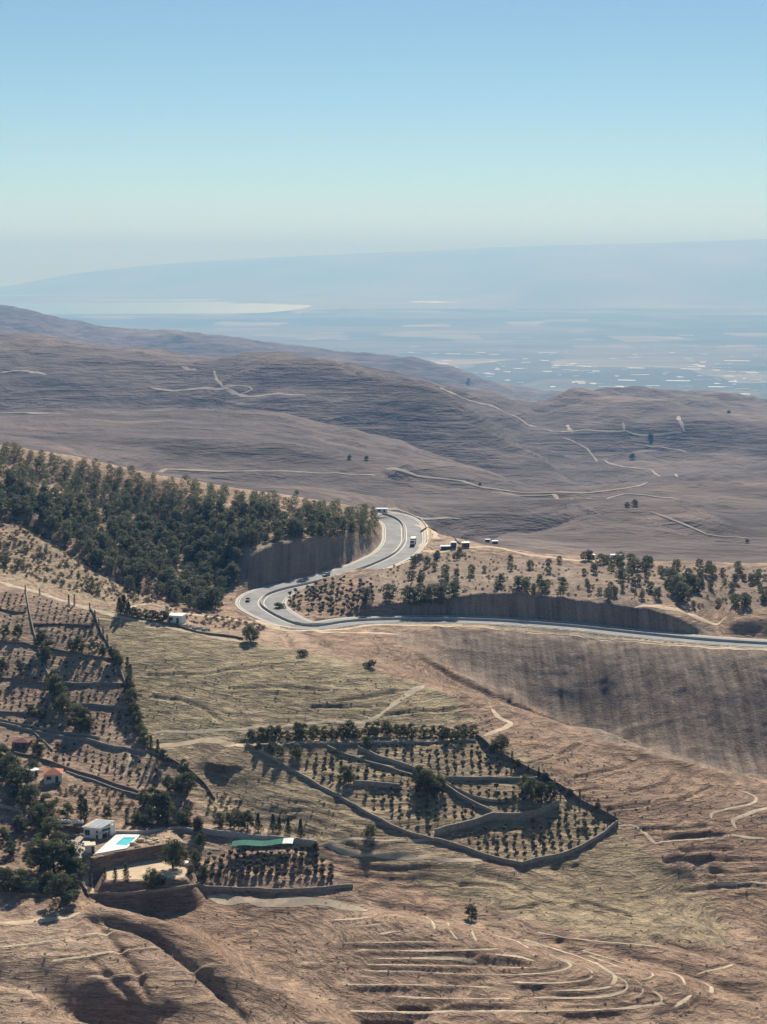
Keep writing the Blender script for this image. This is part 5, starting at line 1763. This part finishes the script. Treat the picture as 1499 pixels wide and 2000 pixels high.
    for i in range(9):
        p = hit(109 + i * 6.6, 1621 + i * 0.3)
        q = MB()
        mb = MB(); mb.box((0, 0, 0), (0.75, 0.5, 0.55 + 0.25 * (i % 3 == 0)), 0, 0.2 * (i % 4)); mb.box((0.05, 0, 0.5), (0.45, 0.35, 0.3), 0, 0.5)
        ob_ = link('pale_block', mb.mesh('pale_block'), M['paleblock'], label='pale bluish block lined up on the dark wall behind the villa', cat='block', group='pale blocks on the dark wall')
        ob_.location = (p.x, p.y, p.z + 2.38)
    # sunken lower garden
    q = [at(*p, GZ) for p in ((206, 1691), (340, 1670), (366, 1700), (360, 1714), (210, 1719))]
    P = MB(); P.quad(*[(p.x, p.y, GZ + 0.04) for p in q])
    link('lower_garden', P.mesh('lower_garden'), M['sand'], kind='structure', label='bare sandy lower garden under the retaining wall', cat='garden')
    p = hit(362, 1689)
    o = empty('garden_tank', p, 'white round water tank beside the shade tree', 'tank')
    mb = MB(); mb.tube((0, 0, -0.2), (0, 0, 0.8), 1.0, 1.0, 16); part('tank_body', mb, M['white'], o)
    mb = MB(); mb.tube((0, 0, 0.803), (0, 0, 1.0), 0.9, 0.3, 16); part('lid', mb, M['white'], o)


build_villa()


def build_net():
    a, b = hit(452, 1668), hit(572, 1663)
    o = empty('shade_net', a, 'long green shade net on posts in front of the grey wall', 'shade net')
    d = b - a
    w = Vector((-d.y, d.x, 0)).normalized() * 2.6
    n = 12
    zt = lambda t: 2.5 + 0.25 * math.sin(t * 9) + d.z * t
    mb, mw = MB(), MB()
    for i in range(n):
        t0, t1 = i / n, (i + 1) / n
        p, q = d * t0, d * t1
        tgt = mw if i >= n - 2 else mb
        tgt.quad((p.x, p.y, zt(t0) - 0.35), (q.x, q.y, zt(t1) - 0.35), (q.x + w.x, q.y + w.y, zt(t1) + 0.25), (p.x + w.x, p.y + w.y, zt(t0) + 0.25))
    part('net', mb, M['green_net'], o)
    part('white_sheet', mw, M['white'], o)
    for i in range(0, n + 1, 2):
        t = i / n
        p = d * t
        for s, e in ((0, -0.35), (1, 0.25)):
            mp = MB(); mp.tube((p.x + w.x * s, p.y + w.y * s, d.z * t - 0.3), (p.x + w.x * s, p.y + w.y * s, zt(t) + e), 0.05, 0.05, 5)
            part('post', mp, M['steel'], o)


build_net()


def house(name, px, py, W, Dp, H, roof, label, cat='house', wallm='render', rz=0.0, ymin=322.0, group=None, hip=0.0, win=1):
    p = hit(px, py, ymin)
    o = empty(name, p, label, cat, group, rz)
    mb = MB(); mb.box((0, Dp / 2, -0.6), (W, Dp, H + 0.6)); part('wall', mb, M[wallm], o)
    mb = MB()
    e = 0.3
    b = [(-W / 2 - e, -e, H + 0.003), (W / 2 + e, -e, H + 0.003), (W / 2 + e, Dp + e, H + 0.003), (-W / 2 - e, Dp + e, H + 0.003)]
    if hip > 0:
        k = min(W, Dp) * 0.45
        t = [(-W / 2 + k, Dp / 2 - 0.1, H + hip), (W / 2 - k, Dp / 2 - 0.1, H + hip), (W / 2 - k, Dp / 2 + 0.1, H + hip), (-W / 2 + k, Dp / 2 + 0.1, H + hip)]
    else:
        t = [(x, y, z + 0.18) for x, y, z in b]
    mb.hexa(b, t)
    part('roof', mb, M[roof], o)
    mb = MB(); mb.box((W * 0.22, -0.02, 0), (min(0.9, W * 0.3), 0.06, min(2.0, H * 0.85))); part('door', mb, M['frame'], o)
    if win:
        mb = MB(); mb.box((-W * 0.22, -0.03, H * 0.38), (W * 0.26, 0.07, H * 0.4)); wn_ = part('window', mb, M['glass'], o)
        mb = MB(); mb.box((-W * 0.22, -0.05, H * 0.38 - 0.1), (W * 0.30, 0.14, 0.09)); part('sill', mb, M[wallm], wn_)
    return o


house('red_roofed_house', 104, 1529, 5.4, 5.0, 2.6, 'roof_tile', 'pale house with orange red hipped roof among the large trees', rz=0.15, hip=1.3)
house('dark_roofed_house', 40, 1463, 5.2, 4.5, 2.2, 'roof_dark', 'low house with dark red roof beside the orchard walls', wallm='darkstone', rz=-0.1, hip=0.8)
house('white_shed', 68, 1517, 2.6, 2.2, 1.9, 'white', 'small white shed next to the red roofed house', 'shed', rz=0.6, win=0)
house('crest_shed', 341, 1217, 5.6, 4.0, 2.6, 'render', 'pale flat roofed shed at the end of the hedge on the crest', 'shed', rz=-0.25, ymin=540)
house('roadside_kiosk', 746, 1001, 6.4, 3.0, 2.0, 'paleblock', 'small white kiosk beside the top of the highway', 'kiosk', 'white', ymin=800)
for i, (x, y, W, H, wm, rm, lab) in enumerate(((872, 1073, 5.0, 1.5, 'frame', 'white', 'long low hut with white sheet roof on the ridge track'), (887, 1070, 2.4, 2.6, 'frame', 'paleblock', 'tall narrow dark hut beside the ridge track'),
                                               (911, 1069, 3.4, 2.2, 'darkstone', 'white', 'white roofed dark stall at the bend of the ridge track'), (953, 1059, 3.2, 1.8, 'darkstone', 'paleblock', 'small grey shed under the ridge trees'),
                                               (968, 1062, 3.6, 1.8, 'darkstone', 'white', 'white roofed shed next to the ridge trees'), (1156, 1092, 3.4, 1.9, 'render', 'white', 'small white hut among the ridge pines'), (1206, 1092, 6.0, 1.9, 'paleblock', 'paleblock', 'long pale shed behind the ridge pines'))):
    house('roadside_hut', x, y, W, 2.6, H, rm, lab, 'hut', wm, rz=0.1 * (i % 3), ymin=780, win=int(W > 3), group=None)
# building rubble by the crest shed
rng2 = np.random.default_rng(4)
for i in range(12):
    p = hit(352 + i * 5.2, 1222 + i * 0.9 + rng2.normal() * 1.0, 540)
    mb = MB()
    s = 0.5 + 0.7 * rng2.random()
    bq = [(math.cos(a) * s * (0.7 + 0.5 * rng2.random()), math.sin(a) * s * 0.7 * (0.7 + 0.5 * rng2.random()), -0.3) for a in np.linspace(0, 6.28, 8)[:-1]]
    mb.hexa(bq, [(x * 0.6, y * 0.6, 0.5 + 0.3 * rng2.random()) for x, y, z in bq])
    ob_ = link('rubble_block', mb.mesh('rubble_block'), M['concrete'], label='pale rubble block dumped beside the crest shed', cat='rubble', group='rubble beside the crest shed')
    ob_.location = p


# ------------------------------------------------------------------ vehicles
def road_place(px, py, lane):
    """nearest point of the road line to a photo pixel, moved into a lane; returns place and heading"""
    X, Yp = to_pixel(ROAD[:, 0], ROAD[:, 1], ROAD[:, 2])
    i = int(np.argmin((X - px) ** 2 + (Yp - py) ** 2))
    i = min(max(i, 1), len(ROAD) - 2)
    t = ROAD[i + 1] - ROAD[i - 1]
    a = math.atan2(t[1], t[0])
    n = np.array([-math.sin(a), math.cos(a)])
    return Vector((ROAD[i, 0] + n[0] * lane, ROAD[i, 1] + n[1] * lane, ROAD[i, 2])), a


def wheel(parent, x, y, r, w):
    mb = MB(); mb.tube((x, y - w / 2, r), (x, y + w / 2, r), r, r, 14)
    t = part('wheel', mb, M['tyre'], parent)
    mb = MB(); mb.tube((x, y - w / 2 - 0.01, r), (x, y + w / 2 + 0.01, r), r * 0.55, r * 0.55, 10)
    part('rim', mb, M['steel'], t)


def truck(px, py, lane, label):
    p, a = road_place(px, py, lane)
    o = empty('truck', p, label, 'truck', rz=a)
    mb = MB(); mb.box((0, 0, 0.6), (8.6, 1.0, 0.35)); part('chassis', mb, M['frame'], o)
    mb = MB(); mb.box((-1.0, 0, 0.955), (6.4, 2.5, 2.6)); c = part('cargo_body', mb, M['car_dark'], o)
    mb = MB(); mb.box((-1.0, 0, 3.557), (6.4, 2.5, 0.06)); part('roof_sheet', mb, M['car_white'], c)
    for s in (-1, 1):
        mb = MB(); mb.box((-4.22, s * 0.62, 1.0), (0.05, 1.2, 2.45)); part('rear_door', mb, M['frame'], c)
        mb = MB(); mb.box((-4.27, s * 1.1, 0.72), (0.06, 0.25, 0.15)); part('tail_lamp', mb, M['lamp_red'], o)
    mb = MB()
    mb.hexa([(2.35, -1.2, 0.7), (4.3, -1.2, 0.7), (4.3, 1.2, 0.7), (2.35, 1.2, 0.7)], [(2.35, -1.15, 2.9), (3.95, -1.1, 2.9), (3.95, 1.1, 2.9), (2.35, 1.15, 2.9)])
    cb = part('cab', mb, M['car_white'], o)
    mb = MB(); mb.hexa([(4.18, -1.0, 1.75), (4.24, -1.0, 1.75), (4.24, 1.0, 1.75), (4.18, 1.0, 1.75)], [(4.0, -0.95, 2.65), (4.06, -0.95, 2.65), (4.06, 0.95, 2.65), (4.0, 0.95, 2.65)])
    part('windscreen', mb, M['glass'], cb)
    for x in (3.3, -2.2, -3.4):
        for s in (-1, 1):
            wheel(o, x, s * 1.05, 0.5, 0.35)
    return o


def car(px, py, lane, paint, label, flip=False):
    p, a = road_place(px, py, lane)
    o = empty('car', p, label, 'car', rz=a + (math.pi if flip else 0))
    prof = [(-2.15, 0.35), (2.15, 0.35), (2.2, 0.62), (1.95, 0.82), (1.0, 0.95), (-1.6, 0.98), (-2.15, 0.9)]
    mb = MB()
    mb.hexa([(x, -0.88, z) for x, z in prof], [(x, 0.88, z) for x, z in prof]); part('body', mb, M[paint], o)
    cab = [(1.05, 0.94), (0.35, 1.42), (-1.15, 1.45), (-1.75, 0.97)]
    mb = MB()
    mb.hexa([(x, -0.80 + 0.1 * (z > 1.2), z) for x, z in cab], [(x, 0.80 - 0.1 * (z > 1.2), z) for x, z in cab]); cb = part('cabin', mb, M['glass'], o)
    mb = MB(); mb.box((-0.4, 0, 1.42), (1.5, 1.38, 0.06)); part('roof', mb, M[paint], cb)
    for x in (1.35, -1.35):
        for s in (-1, 1):
            wheel(o, x, s * 0.78, 0.32, 0.22)
    for s in (-1, 1):
        mb = MB(); mb.box((2.14, s * 0.62, 0.6), (0.1, 0.3, 0.14)); part('headlight', mb, M['white'], o)
        mb = MB(); mb.box((-2.14, s * 0.62, 0.72), (0.08, 0.3, 0.14)); part('tail_lamp', mb, M['lamp_red'], o)


truck(792, 1066, 5.5, 'dark box truck driving on the highway below the kiosk')
car(503, 1170, -6.0, 'car_dark', 'dark red car rounding the outside of the highway bend')
car(655, 1128, -5.5, 'car_grey', 'grey car on the straight sloping leg of the highway')

# ------------------------------------------------------------------ greenhouses on the far plain
GH = [(545, 440, 110), (780, 445, 120), (270, 503, 100), (345, 506, 100), (430, 506, 70), (380, 497, 60), (385, 524, 80), (640, 498, 130), (230, 540, 70), (320, 542, 100), (555, 537, 60), (630, 529, 50),
      (715, 566, 50), (980, 516, 80), (985, 558, 110), (1090, 553, 80), (895, 522, 50), (1200, 562, 130), (1320, 557, 120), (1420, 572, 110), (1440, 577, 80), (1190, 470, 140), (1390, 470, 180), (1380, 530, 160),
      (1160, 490, 90), (1450, 605, 90), (1130, 310, 100), (1400, 285, 180), (1000, 585, 120), (1150, 608, 150), (1250, 606, 120), (1080, 650, 120), (1300, 632, 100), (1400, 640, 90), (1050, 628, 90), (950, 606, 110),
      (860, 632, 90), (760, 612, 80), (1350, 590, 60), (100, 500, 160), (700, 548, 150), (1220, 545, 40), (1180, 630, 90)]
rg = random.Random(77)
for _ in range(110):
    GH.append((rg.uniform(80, 1480), rg.choice((rg.uniform(470, 660), rg.uniform(530, 640))), rg.uniform(18, 60)))
GH = [(a, b, c * 0.62) for a, b, c in GH]
M['plastic'] = simple('greenhouse_plastic', (0.46, 0.48, 0.48), 0.6, 0.05, 0.01)
for i, (zx, zy, zl) in enumerate(GH):
    p = hit(750 + zx / 2, 440 + zy / 2, 11000)
    L = zl / 2 * p.y / F_PX
    dp = 16 + 14 * (i % 3)
    mb = MB()
    ns = 6
    arc = [(-dp / 2 + dp * k / ns, 5.5 * math.sin(math.pi * k / ns) ** 0.5) for k in range(ns + 1)]
    mb.hexa([(-L / 2, y, z - 1.0) for y, z in arc], [(L / 2, y, z - 1.0) for y, z in arc])
    ob_ = link('greenhouse', mb.mesh('greenhouse'), M['plastic'], label='long white greenhouse on the hazy valley plain', cat='greenhouse', group='greenhouses on the plain')
    ob_.location = (p.x, p.y, p.z)
    ob_.rotation_euler = (0, 0, 0.3 * math.sin(i * 2.1))
p = hit(690, 651, 11000)
for i, (x, y, l) in enumerate(((645, 651, 50), (672, 663, 20), (1340, 655, 30))):
    p = hit(x, y, 11000)
    L = l * p.y / F_PX
    mb = MB(); arc = [(-20 + 40 * k / 6, 5.5 * math.sin(math.pi * k / 6) ** 0.5) for k in range(7)]
    mb.hexa([(-L / 2, y2, z - 1.0) for y2, z in arc], [(L / 2, y2, z - 1.0) for y2, z in arc])
    ob_ = link('greenhouse', mb.mesh('greenhouse'), M['plastic'], label='long white greenhouse on the hazy valley plain', cat='greenhouse', group='greenhouses on the plain')
    ob_.location = p
